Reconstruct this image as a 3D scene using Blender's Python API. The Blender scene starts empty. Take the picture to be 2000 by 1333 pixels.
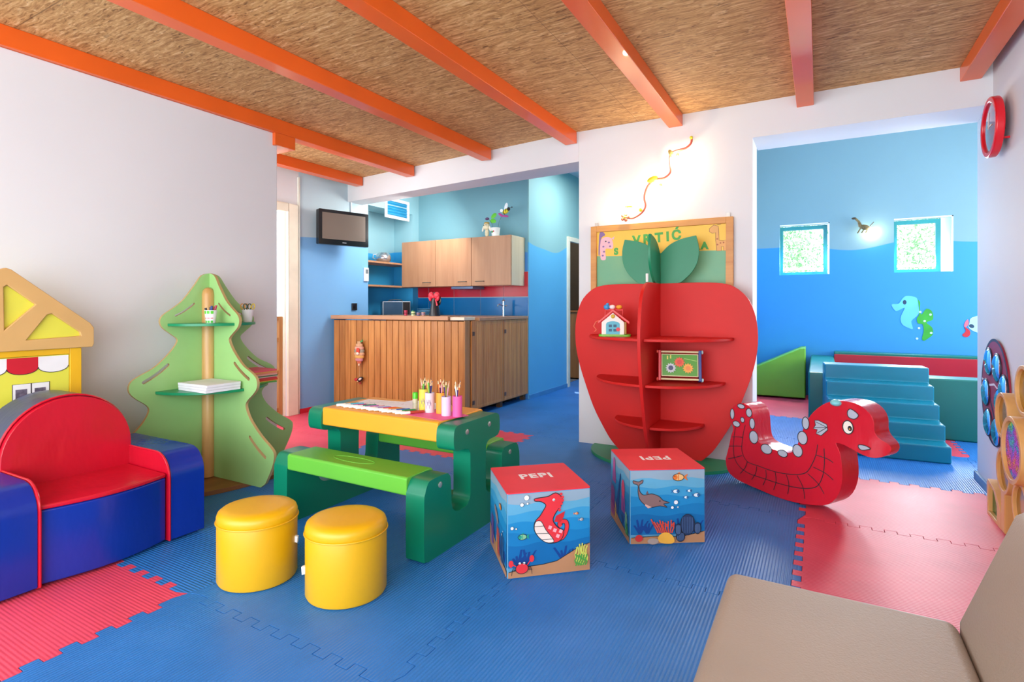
import bpy, bmesh, math, random
from mathutils import Matrix, Vector
R = math.radians
random.seed(7)
scn = bpy.context.scene
C = scn.collection

# ------------------------------------------------------------------ camera
FPX = 1062.0
cam_d = bpy.data.cameras.new('camera')
cam = bpy.data.objects.new('camera', cam_d); C.objects.link(cam)
cam.location = (0, 0, 1.1)
cam.rotation_euler = (R(90), 0, math.atan(600 / FPX))
cam_d.sensor_width = 36; cam_d.lens = FPX / 2000 * 36
cam_d.shift_y = -(666.5 - 597) / 2000
cam_d.clip_start = 0.02
scn.camera = cam

# ------------------------------------------------------------------ world, exposure, big lights
w = bpy.data.worlds.new('sky'); scn.world = w; w.use_nodes = True
bg = w.node_tree.nodes['Background']
bg.inputs[0].default_value = (0.86, 0.93, 1.0, 1); bg.inputs[1].default_value = 2.1
vs = scn.view_settings
vs.view_transform = 'Standard'; vs.look = 'None'; vs.gamma = 1; vs.exposure = 0.8
try: vs.use_curve_mapping = False
except Exception: pass

def light(name, kind, loc, energy, color=(1, 1, 1), size=1, size_y=None, rot=(0, 0, 0), radius=.03):
    d = bpy.data.lights.new(name, kind); d.energy = energy; d.color = color
    if kind == 'AREA':
        d.size = size
        if size_y: d.shape = 'RECTANGLE'; d.size_y = size_y
    elif kind == 'SUN': d.angle = size
    else: d.shadow_soft_size = radius
    o = bpy.data.objects.new(name, d); o.location = loc; o.rotation_euler = rot; C.objects.link(o)
    return o
# daylight through the glazed front behind the camera, and through the alcove's side window
light('front_window_light', 'AREA', (-1.3, -1.45, 1.2), 60, (.93, .97, 1), 4.4, 1.8, (R(103), 0, 0))
light('right_fill_light', 'AREA', (.80, -.75, 1.45), 20, (.95, .98, 1), 1.3, 1.5, (R(90), 0, R(78)))  # added fill that brightens the left wall; the right wall has no window
light('small_window_light', 'AREA', (-.17, 7.64, 1.79), 26, (.95, .98, 1), .45, .5, (R(-80), 0, 0))
light('small_window_light_right', 'AREA', (.98, 7.64, 1.79), 38, (.95, .98, 1), .42, .5, (R(-80), 0, 0))
light('alcove_window_light', 'AREA', (2.75, 6.0, 1.6), 52, (.95, .98, 1), 2.6, 1.8, (R(90), 0, R(90)))
light('kitchen_fill_light', 'AREA', (-3.75, 4.85, 2.2), 11, (1, .95, .9), .7, .5, (0, R(55), 0))  # fill added below the header, tilted towards the niche; no fixture here
light('corridor_fill_light', 'AREA', (-2.2, 6.2, 2.84), 20, (1, .97, .93), .5, .5)  # unseen area light brightening the corridor, no fixture modelled
light('passage_fill_light', 'AREA', (-4.1, 2.3, 1.6), 16, (1, 1, 1), .7, 1.6, (R(90), 0, R(-8)))  # added to lift the television wall; there is no window in the passage
light('back_room_light', 'POINT', (-3.5, 7.1, 2.3), 9, (1, .85, .7), radius=.15)
light('sun', 'SUN', (3, 14, 9), 4, (1, .97, .9), R(1), rot=(R(40), 0, R(-150)))

# ------------------------------------------------------------------ materials
def lin(h):
    h = h.lstrip('#'); v = [int(h[i:i+2], 16) / 255 for i in (0, 2, 4)]
    return tuple(c / 12.92 if c <= .04045 else ((c + .055) / 1.055) ** 2.4 for c in v) + (1,)
class NT:
    def __init__(s, name):
        s.m = bpy.data.materials.new(name); s.m.use_nodes = True
        s.t = s.m.node_tree; s.b = s.t.nodes['Principled BSDF']
    def n(s, typ, **kw):
        x = s.t.nodes.new(typ)
        for k, v in kw.items(): setattr(x, k, v)
        return x
    def l(s, a, b): s.t.links.new(a, b)
    def math(s, op, a, b=None, c=None):
        x = s.n('ShaderNodeMath', operation=op)
        for i, v in enumerate((a, b, c)):
            if v is None: continue
            if isinstance(v, (int, float)): x.inputs[i].default_value = v
            else: s.l(v, x.inputs[i])
        return x.outputs[0]
    def mix(s, f, a, b, mode='MIX'):
        x = s.n('ShaderNodeMix', data_type='RGBA', blend_type=mode)
        for sock, v in ((x.inputs[0], f), (x.inputs[6], a), (x.inputs[7], b)):
            if isinstance(v, (int, float)): sock.default_value = v
            elif isinstance(v, tuple): sock.default_value = v
            else: s.l(v, sock)
        return x.outputs[2]
    def pos(s, obj=True):
        if obj: return s.n('ShaderNodeTexCoord').outputs['Object']
        return s.n('ShaderNodeNewGeometry').outputs['Position']
    def map(s, vec, scale=(1, 1, 1), rot=(0, 0, 0), loc=(0, 0, 0)):
        x = s.n('ShaderNodeMapping'); s.l(vec, x.inputs[0])
        x.inputs['Location'].default_value = loc; x.inputs['Rotation'].default_value = rot; x.inputs['Scale'].default_value = scale
        return x.outputs[0]
    def noise(s, vec, scale, detail=3, rough=.5):
        x = s.n('ShaderNodeTexNoise'); s.l(vec, x.inputs['Vector'])
        x.inputs['Scale'].default_value = scale; x.inputs['Detail'].default_value = detail; x.inputs['Roughness'].default_value = rough
        return x.outputs[0]
    def ramp(s, f, stops):
        x = s.n('ShaderNodeValToRGB'); s.l(f, x.inputs[0]); e = x.color_ramp.elements
        while len(e) < len(stops): e.new(.5)
        for k, (p, c) in zip(e, stops): k.position = p; k.color = c
        return x.outputs[0]
    def bump(s, h, strength=.2, dist=.01):
        x = s.n('ShaderNodeBump'); x.inputs['Strength'].default_value = strength; x.inputs['Distance'].default_value = dist
        s.l(h, x.inputs['Height']); s.l(x.outputs[0], s.b.inputs['Normal'])
    def base(s, c):
        if isinstance(c, tuple): s.b.inputs['Base Color'].default_value = c
        else: s.l(c, s.b.inputs['Base Color'])
    def set(s, **k):
        for a, v in k.items(): s.b.inputs[a.replace('_', ' ')].default_value = v
        return s.m
_mc = {}
def M(h, rough=.5, var=.06, vs_=6.0, bump=0.0, bs=60.0, metal=0.0, coat=0.0, emit=None, spec=.5, trans=0.0):
    key = (h, rough, var, vs_, bump, bs, metal, coat, emit, spec, trans)
    if key in _mc: return _mc[key]
    n = NT('paint_' + h.lstrip('#')); c = lin(h); p = n.pos()
    f = n.noise(p, vs_, 2)
    dk = tuple(x * (1 - var) for x in c[:3]) + (1,); lt = tuple(min(1, x * (1 + var)) for x in c[:3]) + (1,)
    n.base(n.ramp(f, [(.3, dk), (.7, lt)]))
    if bump: n.bump(n.noise(p, bs, 3), bump, .004)
    n.set(Roughness=rough, Metallic=metal, Coat_Weight=coat)
    n.b.inputs['Specular IOR Level'].default_value = spec
    if trans: n.b.inputs['Transmission Weight'].default_value = trans
    if emit: n.b.inputs['Emission Color'].default_value = lin(h); n.b.inputs['Emission Strength'].default_value = emit
    _mc[key] = n.m
    return n.m
def foam(h, rough=.28, wr=.35, sc=5.0):
    """glossy padded vinyl with soft wrinkles"""
    key = ('foam', h, rough, wr, sc)
    if key in _mc: return _mc[key]
    n = NT('vinyl_' + h.lstrip('#')); c = lin(h); p = n.pos()
    n.base(n.ramp(n.noise(p, 3, 2), [(.3, tuple(x * .93 for x in c[:3]) + (1,)), (.7, tuple(min(1, x * 1.06) for x in c[:3]) + (1,))]))
    h1 = n.noise(n.map(p, (1, 1, .45), (.2, .3, .1)), sc, 4, .55)
    n.bump(h1, wr, .03)
    n.set(Roughness=rough); n.b.inputs['Specular IOR Level'].default_value = .5
    _mc[key] = n.m; return n.m
def wood(a, b, axis='z', sc=18.0, rough=.45, pitch=None, pax='x', dark=None):
    key = ('wood', a, b, axis, sc, rough, pitch, pax)
    if key in _mc: return _mc[key]
    n = NT('wood_' + a.lstrip('#')); p = n.pos()
    s = {'x': (.08, 1, 1), 'y': (1, .08, 1), 'z': (1, 1, .08)}[axis]
    vec = n.map(p, s)
    if pitch:
        sx = n.n('ShaderNodeSeparateXYZ'); n.l(p, sx.inputs[0])
        o = sx.outputs[{'x': 0, 'y': 1, 'z': 2}[pax]]
        idx = n.math('FLOOR', n.math('DIVIDE', o, pitch))
        wn = n.n('ShaderNodeTexWhiteNoise', noise_dimensions='1D'); n.l(idx, wn.inputs['W'])
        add = n.n('ShaderNodeVectorMath', operation='ADD'); n.l(vec, add.inputs[0])
        cmb = n.n('ShaderNodeCombineXYZ'); n.l(n.math('MULTIPLY', idx, 3.7), cmb.inputs[2]); n.l(cmb.outputs[0], add.inputs[1]); vec = add.outputs[0]
    g = n.noise(vec, sc, 5, .6)
    col = n.ramp(g, [(.3, lin(a)), (.7, lin(b))])
    if pitch:
        d = n.ramp(wn.outputs['Value'], [(0, (.78, .74, .7, 1)), (1, (1.0, 1.0, 1.0, 1))])
        col = n.mix(1.0, col, d, 'MULTIPLY')
    n.base(col); n.bump(g, .08, .003); n.set(Roughness=rough)
    _mc[key] = n.m; return n.m

# ------------------------------------------------------------------ mesh helpers
class MB:
    clip = None
    def cl(s, pts):
        if not s.clip: return list(pts)
        e, z0, z1 = s.clip; return [(min(e, max(-e, p[0])), min(z1, max(z0, p[1]))) for p in pts]
    def __init__(s, M0=None): s.bm = bmesh.new(); s.mats = []; s.M = M0 or Matrix.Identity(4)
    def mi(s, m):
        if m not in s.mats: s.mats.append(m)
        return s.mats.index(m)
    def raw(s, vs, fs, m, smooth=True):
        i = s.mi(m); bv = [s.bm.verts.new(s.M @ Vector(v)) for v in vs]; out = []
        for f in fs:
            try: fc = s.bm.faces.new([bv[k] for k in f])
            except ValueError: continue
            fc.material_index = i; fc.smooth = smooth; out.append(fc)
        return bv, out
    def box(s, x0, y0, z0, x1, y1, z1, m):
        v = [(x, y, z) for z in (z0, z1) for y in (y0, y1) for x in (x0, x1)]
        return s.raw(v, [(0, 2, 3, 1), (4, 5, 7, 6), (0, 1, 5, 4), (2, 6, 7, 3), (0, 4, 6, 2), (1, 3, 7, 5)], m)
    def prism(s, poly, t0, t1, m, plane='xz', holes=(), side=None):
        """outline in a plane, extruded along the third axis"""
        def P(a, b, t): return {'xz': (a, t, b), 'xy': (a, b, t), 'yz': (t, a, b)}[plane]
        side = side or m; i = s.mi(m); j = s.mi(side); loops = [list(poly)] + [list(h) for h in holes]
        caps = []
        for t in (t0, t1):
            allv = []; edges = []
            for lp in loops:
                vv = [s.bm.verts.new(s.M @ Vector(P(a, b, t))) for a, b in lp]
                edges += [s.bm.edges.new((vv[k], vv[(k + 1) % len(vv)])) for k in range(len(vv))]
                allv.append(vv)
            r = bmesh.ops.triangle_fill(s.bm, edges=edges, use_beauty=True, use_dissolve=False)
            for g in r['geom']:
                if isinstance(g, bmesh.types.BMFace): g.material_index = i; g.smooth = True
            caps.append(allv)
        for A, B in zip(*caps):
            for k in range(len(A)):
                l = (k + 1) % len(A)
                f = s.bm.faces.new((A[k], A[l], B[l], B[k])); f.material_index = j; f.smooth = True
    def flat(s, poly, t, m, plane='xz'):
        def P(a, b): return {'xz': (a, t, b), 'xy': (a, b, t), 'yz': (t, a, b)}[plane]
        if s.clip:
            q_ = []
            for v in s.cl(poly):
                if not q_ or (Vector(v) - Vector(q_[-1])).length > 1e-5: q_.append(v)
            if len(q_) > 1 and (Vector(q_[0]) - Vector(q_[-1])).length < 1e-5: q_.pop()
            poly = q_
            if len(poly) < 3: return
        i = s.mi(m); vv = [s.bm.verts.new(s.M @ Vector(P(a, b))) for a, b in poly]
        ed = [s.bm.edges.new((vv[k], vv[(k + 1) % len(vv)])) for k in range(len(vv))]
        r = bmesh.ops.triangle_fill(s.bm, edges=ed, use_beauty=True, use_dissolve=False)
        for g in r['geom']:
            if isinstance(g, bmesh.types.BMFace): g.material_index = i
    def line(s, pts, wd, t, m, plane='xz', closed=False):
        pts = s.cl(pts); n = len(pts); pts = [Vector(p) for p in pts]; L = []; Rr = []
        for k in range(n):
            a = pts[(k - 1) % n] if (k or closed) else pts[0]; b = pts[(k + 1) % n] if (k < n - 1 or closed) else pts[-1]
            d = (b - a); d = d.normalized() if d.length > 1e-9 else Vector((1, 0)); q = Vector((-d.y, d.x)) * wd / 2
            L.append(pts[k] + q); Rr.append(pts[k] - q)
        def P(v): return {'xz': (v.x, t, v.y), 'xy': (v.x, v.y, t), 'yz': (t, v.x, v.y)}[plane]
        fs = [(k, (k + 1) % n, n + (k + 1) % n, n + k) for k in range(n if closed else n - 1)]
        s.raw([P(v) for v in L] + [P(v) for v in Rr], fs, m, False)
    def tube(s, pts, r, m, n=8, closed=False):
        pts = [Vector(p) for p in pts]; k = len(pts); rs = r if isinstance(r, (list, tuple)) else [r] * k
        vs_ = []; up = Vector((0, 0, 1)); prev = None
        for i, p in enumerate(pts):
            a = pts[(i - 1) % k] if (i or closed) else pts[0]; b = pts[(i + 1) % k] if (i < k - 1 or closed) else pts[-1]
            t = (b - a).normalized()
            if prev is None:
                prev = t.orthogonal().normalized() if abs(t.dot(up)) > .95 else t.cross(up).normalized()
            prev = (prev - t * prev.dot(t)).normalized(); q = t.cross(prev)
            for j in range(n):
                an = 2 * math.pi * j / n; vs_.append(p + (prev * math.cos(an) + q * math.sin(an)) * rs[i])
        fs = []
        for i in range(k if closed else k - 1):
            for j in range(n): fs.append((i * n + j, i * n + (j + 1) % n, ((i + 1) % k) * n + (j + 1) % n, ((i + 1) % k) * n + j))
        if not closed: fs += [tuple(range(n - 1, -1, -1)), tuple((k - 1) * n + j for j in range(n))]
        s.raw(vs_, fs, m)
    def lathe(s, prof, m, c=(0, 0, 0), n=32, sx=1, sy=1, rot=0):
        vs_ = []; fs = []
        for r, z in prof:
            for j in range(n):
                an = 2 * math.pi * j / n; x = r * math.cos(an) * sx; y = r * math.sin(an) * sy
                vs_.append((c[0] + x * math.cos(rot) - y * math.sin(rot), c[1] + x * math.sin(rot) + y * math.cos(rot), c[2] + z))
        for i in range(len(prof) - 1):
            for j in range(n): fs.append((i * n + j, i * n + (j + 1) % n, (i + 1) * n + (j + 1) % n, (i + 1) * n + j))
        if prof[0][0] > 1e-6: fs.append(tuple(range(n - 1, -1, -1)))
        if prof[-1][0] > 1e-6: fs.append(tuple((len(prof) - 1) * n + j for j in range(n)))
        s.raw(vs_, fs, m)
    def ell(s, c, r, m, n=16, rot=None):
        if isinstance(r, (int, float)): r = (r, r, r)
        vs_ = []; fs = []; k = n // 2
        Rm = rot or Matrix.Identity(3)
        for i in range(k + 1):
            th = math.pi * i / k
            for j in range(n):
                ph = 2 * math.pi * j / n
                vs_.append(Vector(c) + Rm @ Vector((r[0] * math.sin(th) * math.cos(ph), r[1] * math.sin(th) * math.sin(ph), r[2] * math.cos(th))))
        for i in range(k):
            for j in range(n): fs.append((i * n + j, (i + 1) * n + j, (i + 1) * n + (j + 1) % n, i * n + (j + 1) % n))
        s.raw(vs_, fs, m)
        return s
    def build(s, name, parent=None, bevel=0, seg=3, angle=40, loc=None, rot=None, label=None, kind=None, cat=None, group=None, sub=0):
        bmesh.ops.remove_doubles(s.bm, verts=s.bm.verts, dist=1e-6)
        bmesh.ops.dissolve_degenerate(s.bm, edges=s.bm.edges, dist=1e-7)
        bmesh.ops.recalc_face_normals(s.bm, faces=s.bm.faces)
        me = bpy.data.meshes.new(name); s.bm.to_mesh(me); s.bm.free()
        for m in s.mats: me.materials.append(m)
        try: me.set_sharp_from_angle(angle=R(angle))
        except Exception: pass
        o = bpy.data.objects.new(name, me); C.objects.link(o)
        if parent: o.parent = parent
        if loc: o.location = loc
        if rot: o.rotation_euler = rot
        if bevel:
            b = o.modifiers.new('bevel', 'BEVEL'); b.width = bevel; b.segments = seg; b.limit_method = 'ANGLE'; b.angle_limit = R(35); b.harden_normals = True
        if sub:
            b = o.modifiers.new('sub', 'SUBSURF'); b.levels = sub; b.render_levels = sub
        if label: o['label'] = label
        if kind: o['kind'] = kind
        if cat: o['category'] = cat
        if group: o['group'] = group
        return o
def thing(name, label, cat, loc=(0, 0, 0), rz=0, group=None):
    o = bpy.data.objects.new(name, None); C.objects.link(o); o.empty_display_size = .05
    o.location = loc; o.rotation_euler = (0, 0, rz); o['label'] = label; o['category'] = cat
    if group: o['group'] = group
    return o
def dup(root, loc, rz=None, label=None, group=None):
    def cp(o, par):
        c = o.copy(); C.objects.link(c)
        if par: c.parent = par
        for ch in list(o.children): cp(ch, c)
        return c
    r = cp(root, None); r.location = loc
    if rz is not None: r.rotation_euler = (0, 0, rz)
    if label: r['label'] = label
    if group: r['group'] = group
    return r
def smooth(pts, n=4, closed=True):
    """Catmull-Rom through 2-D points"""
    out = []; k = len(pts)
    for i in range(k if closed else k - 1):
        p0 = pts[(i - 1) % k] if (closed or i) else pts[0]; p1 = pts[i]; p2 = pts[(i + 1) % k]; p3 = pts[(i + 2) % k] if (closed or i < k - 2) else pts[-1]
        for j in range(n):
            t = j / n
            out.append(tuple(.5 * ((2 * b) + (-a + c) * t + (2 * a - 5 * b + 4 * c - d) * t * t + (-a + 3 * b - 3 * c + d) * t ** 3) for a, b, c, d in zip(p0, p1, p2, p3)))
    if not closed: out.append(tuple(pts[-1]))
    return out
def circ(cx, cy, rx, ry=None, n=20, a0=0, rot=0):
    ry = ry or rx
    o = []
    for k in range(n):
        a = a0 + 2 * math.pi * k / n; x = rx * math.cos(a); y = ry * math.sin(a)
        o.append((cx + x * math.cos(rot) - y * math.sin(rot), cy + x * math.sin(rot) + y * math.cos(rot)))
    return o
def rrect(x0, y0, x1, y1, r, n=5):
    o = []
    for cx, cy, a in ((x1 - r, y1 - r, 0), (x0 + r, y1 - r, 90), (x0 + r, y0 + r, 180), (x1 - r, y0 + r, 270)):
        for k in range(n + 1):
            t = R(a + 90 * k / n); o.append((cx + r * math.cos(t), cy + r * math.sin(t)))
    return o
def slot(a, b, r, bend=0.0, n=6):
    a = Vector(a); b = Vector(b); d = (b - a).normalized(); q = Vector((-d.y, d.x)); o = []
    mid = (a + b) / 2 + q * bend
    top = []; bot = []
    for k in range(n + 1):
        t = k / n; p = a * (1 - t) ** 2 + mid * 2 * t * (1 - t) + b * t * t
        dd = ((mid - a) * (1 - t) + (b - mid) * t).normalized(); qq = Vector((-dd.y, dd.x)); rr = r
        top.append(p + qq * rr); bot.append(p - qq * rr)
    end = [b + (d * math.cos(t) + q * math.sin(t)) * r for t in (R(45), 0, R(-45))]
    st = [a + (d * math.cos(t) + q * math.sin(t)) * r for t in (R(-135), R(180), R(135))]
    return [tuple(v) for v in top + end + bot[::-1] + st]
def textmesh(mb, body, size, M4, mat, bold=0.0, depth=0.0, warp=None):
    cu = bpy.data.curves.new('t', 'FONT'); cu.body = body; cu.size = size; cu.align_x = 'CENTER'; cu.align_y = 'CENTER'; cu.offset = bold; cu.extrude = depth
    cu.space_character = 1.16
    o = bpy.data.objects.new('t', cu); C.objects.link(o)
    dg = bpy.context.evaluated_depsgraph_get(); dg.update()
    me = bpy.data.meshes.new_from_object(o.evaluated_get(dg))
    vs_ = [Vector(v.co) for v in me.vertices]
    if warp: vs_ = [warp(v) for v in vs_]
    mb.raw([M4 @ v for v in vs_], [tuple(p.vertices) for p in me.polygons], mat, False)
    bpy.data.objects.remove(o); bpy.data.curves.remove(cu); bpy.data.meshes.remove(me)

def struct(name, mb, **k): return mb.build(name, kind='structure', **k)

# ================================================================== THE ROOM
WHITE = NT('wall_paint_white'); p = WHITE.pos(False)
WHITE.base(WHITE.ramp(WHITE.noise(p, 1.5, 3), [(.3, (.70, .72, .745, 1)), (.7, (.73, .75, .775, 1))])); WHITE.bump(WHITE.noise(p, 90, 3), .06, .003); WHITE.set(Roughness=.7); WHITE = WHITE.m
def wave_paint(name, up, lo, axis, z0, amp, wl, ph=0.0):
    n = NT(name); p = n.pos(False); sx = n.n('ShaderNodeSeparateXYZ'); n.l(p, sx.inputs[0])
    c = sx.outputs[0 if axis == 'x' else 1]
    s1 = n.math('SINE', n.math('ADD', n.math('MULTIPLY', c, 2 * math.pi / wl), ph))
    s2 = n.math('SINE', n.math('ADD', n.math('MULTIPLY', c, 2 * math.pi / wl * 1.7), ph * 2 + 1))
    lim = n.math('ADD', n.math('ADD', n.math('MULTIPLY', s1, amp), n.math('MULTIPLY', s2, amp * .4)), z0)
    f = n.math('MULTIPLY', n.math('SUBTRACT', sx.outputs[2], lim), 120.0)
    f.node.use_clamp = True
    v = n.noise(p, 2.0, 3)
    up2 = tuple(x * .93 for x in lin(up)[:3]) + (1,); lo2 = tuple(x * .92 for x in lin(lo)[:3]) + (1,)
    n.base(n.mix(f, n.mix(v, lo2, lin(lo)), n.mix(v, up2, lin(up)))); n.bump(n.noise(p, 80, 2), .05, .003); n.set(Roughness=.6)
    return n.m

# OSB ceiling
n = NT('strand_board'); p = n.pos(False)
wp = n.n('ShaderNodeVectorMath', operation='MULTIPLY_ADD'); nz = n.n('ShaderNodeTexNoise'); n.l(p, nz.inputs['Vector']); nz.inputs['Scale'].default_value = 9
n.l(nz.outputs['Color'], wp.inputs[0]); wp.inputs[1].default_value = (.03, .03, 0); n.l(p, wp.inputs[2]); q = wp.outputs[0]
def strands(rot, sc, st): return n.noise(n.map(q, (st, 1, 1), (0, 0, rot)), sc, 4, .65)
sel = n.noise(p, 11, 3); sel2 = n.noise(p, 17, 3)
a1 = strands(.45, 75, .09); a2 = strands(-.35, 70, .09); a3 = strands(1.4, 75, .10)
TN = [(.28, lin('#5f3c1c')), (.42, lin('#b1834c')), (.55, lin('#d2a66a')), (.70, lin('#efcf9a'))]
m1 = n.mix(n.ramp(sel, [(.46, (0, 0, 0, 1)), (.54, (1, 1, 1, 1))]), n.ramp(a1, TN), n.ramp(a2, TN))
m2 = n.mix(n.ramp(sel2, [(.55, (0, 0, 0, 1)), (.62, (1, 1, 1, 1))]), m1, n.ramp(a3, TN))
fl = n.noise(n.map(q, (.25, 1, 1), (0, 0, .5)), 85, 3)
m3 = n.mix(n.ramp(fl, [(.64, (0, 0, 0, 1)), (.70, (.75, .75, .75, 1))]), m2, lin('#6a4220'))
big = n.noise(p, 1.3, 2)
m4 = n.mix(1.0, m3, n.ramp(big, [(.3, (.90, .87, .84, 1)), (.7, (1, 1, 1, 1))]), 'MULTIPLY')
sx = n.n('ShaderNodeSeparateXYZ'); n.l(p, sx.inputs[0])
def seam(o, per, off, wd):
    fr = n.math('FRACT', n.math('DIVIDE', n.math('ADD', o, off), per)); return n.math('LESS_THAN', fr, wd / per)
sm = n.math('MAXIMUM', seam(sx.outputs[1], 1.25, .1, .006), seam(sx.outputs[0], 2.5, 1.2, .003))
n.base(n.mix(n.math('MULTIPLY', sm, .6), m4, lin('#5b3a1c'))); n.bump(a1, .12, .003); n.set(Roughness=.65); OSB = n.m

def ribbed(name, h, axis, pitch=.0125):
    n = NT(name); p = n.pos(False); sx = n.n('ShaderNodeSeparateXYZ'); n.l(p, sx.inputs[0])
    c = sx.outputs[0 if axis == 'x' else 1]
    s1 = n.math('SINE', n.math('MULTIPLY', c, 2 * math.pi / pitch))
    wear = n.noise(n.map(p, (1, 1, 1)), 2.2, 5, .6)
    cl = lin(h)
    n.base(n.ramp(wear, [(.25, tuple(x * .82 for x in cl[:3]) + (1,)), (.5, cl), (.8, tuple(min(1, x * 1.12 + .012) for x in cl[:3]) + (1,))]))
    hgt = n.math('ADD', n.math('MULTIPLY', s1, .5), n.math('MULTIPLY', n.noise(p, 220, 2), .5))
    n.bump(hgt, .6 if h == BLUE else .35, .0022)
    n.set(Roughness=.42); n.b.inputs['Specular IOR Level'].default_value = .45
    return n.m
BLUE = '#2b78c8'; RED = '#df4a62'
MATS = {(c, a): ribbed('mat_%s_%s' % (c, a), h, a) for c, h in (('blue', BLUE), ('red', RED)) for a in 'xy'}

mb = MB(); mb.box(-5.6, -1.8, -.12, 3.2, 8.6, -.021, M('#6b6f78', .8)); struct('floor', mb)

# puzzle mats, one object each
XS = [-5.1, -4.1, -3.1, -2.1, -1.09, -.08, .94, 1.95, 2.95]
YS = [-1.8, -.8, .2, 1.2, 2.2, 3.2, 4.1, 5.05, 6.0, 7.0, 7.9]
def seamline(fixed, a, b, ax, flip):
    L = b - a; k = int(round((L - .1) / .1)); st = (L - .1) / (2 * k); pts = [(a, 0.0)]; t = a + .05
    for i in range(2 * k):
        o = .017 if i % 2 == 0 else -.017
        pts += [(t, o), (t + st, o)]; t += st
    pts.append((b, 0.0))
    P = [(fixed + o, q) if ax == 'x' else (q, fixed + o) for q, o in pts]
    return P[::-1] if flip else P
def puzzle_mat(i, j, col, label, rib):
    x0, x1, y0, y1 = XS[i], XS[i+1], YS[j], YS[j+1]
    poly = seamline(y0, x0, x1, 'y', False)[:-1] + seamline(x1, y0, y1, 'x', False)[:-1] + seamline(y1, x0, x1, 'y', True)[:-1] + seamline(x0, y0, y1, 'x', True)[:-1]
    g = .0009; k = len(poly); q = []
    for a in range(k):
        p0, p1, p2 = Vector(poly[a-1]), Vector(poly[a]), Vector(poly[(a+1) % k])
        d1 = (p1 - p0).normalized(); d2 = (p2 - p1).normalized(); n1 = Vector((-d1.y, d1.x)); n2 = Vector((-d2.y, d2.x))
        nn = n1 + n2; den = 1 + n1.dot(n2); q.append(tuple(p1 + nn * (g / max(den, .3))))
    mb = MB(); mb.prism(q, -.02, 0, MATS[(col, rib)], 'xy')
    mb.build('foam_mat', label='%s foam floor mat %s' % (col, label), cat='floor mat', bevel=.0012, seg=1,
             group='interlocking foam floor mats')
ML = {
 (1, 2): ('blue', 'under the kids sofa by the white wall'), (2, 2): ('red', 'in front of the kids sofa, bottom left corner'),
 (3, 2): ('blue', 'nearest, just right of the red mat by the kids sofa'), (4, 2): ('blue', 'at the near edge, left of the taupe seat'),
 (5, 2): ('blue', 'under the taupe foam seat in the near corner'),
 (1, 3): ('blue', 'under the tree shelf foot and the back of the kids sofa'), (2, 3): ('blue', 'between the kids sofa and the left yellow stool'),
 (3, 3): ('blue', 'under the right yellow stool'), (4, 3): ('blue', 'under the nearer sea print cube'), (5, 3): ('blue', 'between the taupe seat and the red mats'),
 (1, 4): ('red', 'behind the green tree shelf'), (2, 4): ('blue', 'under the left legs of the picnic table'), (3, 4): ('blue', 'under the right legs of the picnic table'),
 (4, 4): ('blue', 'under the farther sea print cube'), (5, 4): ('red', 'in front of the red seahorse rocker, beside the taupe backrest'),
 (0, 4): ('red', 'in the passage behind the end of the white wall'),
 (0, 5): ('red', 'in the doorway under the television wall'), (1, 5): ('red', 'at the left foot of the slatted bar'), (2, 5): ('red', 'behind the picnic table, pointing at the corridor'),
 (3, 5): ('blue', 'in front of the corridor, left of the apple shelf'), (4, 5): ('blue', 'under the foot of the red apple shelf'), (5, 5): ('red', 'under the rocker at the alcove threshold'),
 (1, 6): ('blue', 'under the slatted bar, its left part'), (2, 6): ('blue', 'under the right end of the bar'), (3, 6): ('blue', 'at the mouth of the corridor'), (4, 6): ('blue', 'just inside the alcove, behind the tail of the rocker'),
 (5, 6): ('blue', 'under the bottom of the blue foam steps'), (6, 6): ('blue', 'beside the white wall end in the alcove'),
 (2, 7): ('blue', 'along the blue corridor wall'), (3, 7): ('blue', 'in the middle of the corridor'), (4, 7): ('blue', 'in the alcove, left of the teal padded pit'), (5, 7): ('red', 'beneath the foam steps, showing to their right'),
 (6, 7): ('blue', 'at the foot of the teal padded wall on the right'),
 (2, 8): ('blue', 'by the corridor door'), (3, 8): ('blue', 'deep in the corridor beside the pillar'), (4, 8): ('red', 'in front of the green foam wedge'), (5, 8): ('blue', 'inside the padded pit, left'), (6, 8): ('blue', 'inside the padded pit, right'),
 (4, 9): ('red', 'under the green foam wedge'), (3, 9): ('blue', 'at the far end of the corridor'), (2, 9): ('blue', 'past the corridor door'), (5, 9): ('blue', 'under the back padding of the pit'),
}
for (i, j), (c, l) in ML.items():
    puzzle_mat(i, j, c, l, 'y' if c == 'red' or i < 3 and j < 4 and (i + j) % 2 else 'x')

# walls
mb = MB(); mb.box(-3.70, -1.6, 0, -3.56, 2.70, 2.395, WHITE); struct('wall_left', mb, bevel=.006, seg=2)
mb = MB(); mb.box(.87, -1.6, 0, 1.02, 4.435, 2.62, WHITE); struct('wall_right', mb)
mb = MB(); mb.box(-1.685, 4.08, 0, -.40, 4.37, 2.9, WHITE); struct('wall_back', mb)
mb = MB(); mb.box(-.40, 4.08, 2.258, .87, 4.37, 2.9, WHITE); mb.box(-.4, 4.37, 2.258, .87, 4.435, 3.45, WHITE); struct('wall_back_alcove_header', mb)
mb = MB(); mb.prism([(-1.685, 4.075), (-1.685, 4.37), (-4.6, 4.62), (-4.6, 4.40)], 2.26, 2.9, WHITE, 'xy'); struct('wall_back_kitchen_header', mb)
mb = MB(); mb.box(-5.0, -1.6, 2.5, 1.02, 4.4, 2.56, OSB); struct('ceiling', mb)
TVW = wave_paint('paint_tv_wall', '#c0dce8', '#7cbef6', 'y', 1.80, .012, 1.3)
KIT = wave_paint('paint_kitchen', '#9fd0dc', '#36b0ee', 'y', 1.77, .03, 1.1, 1)
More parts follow.
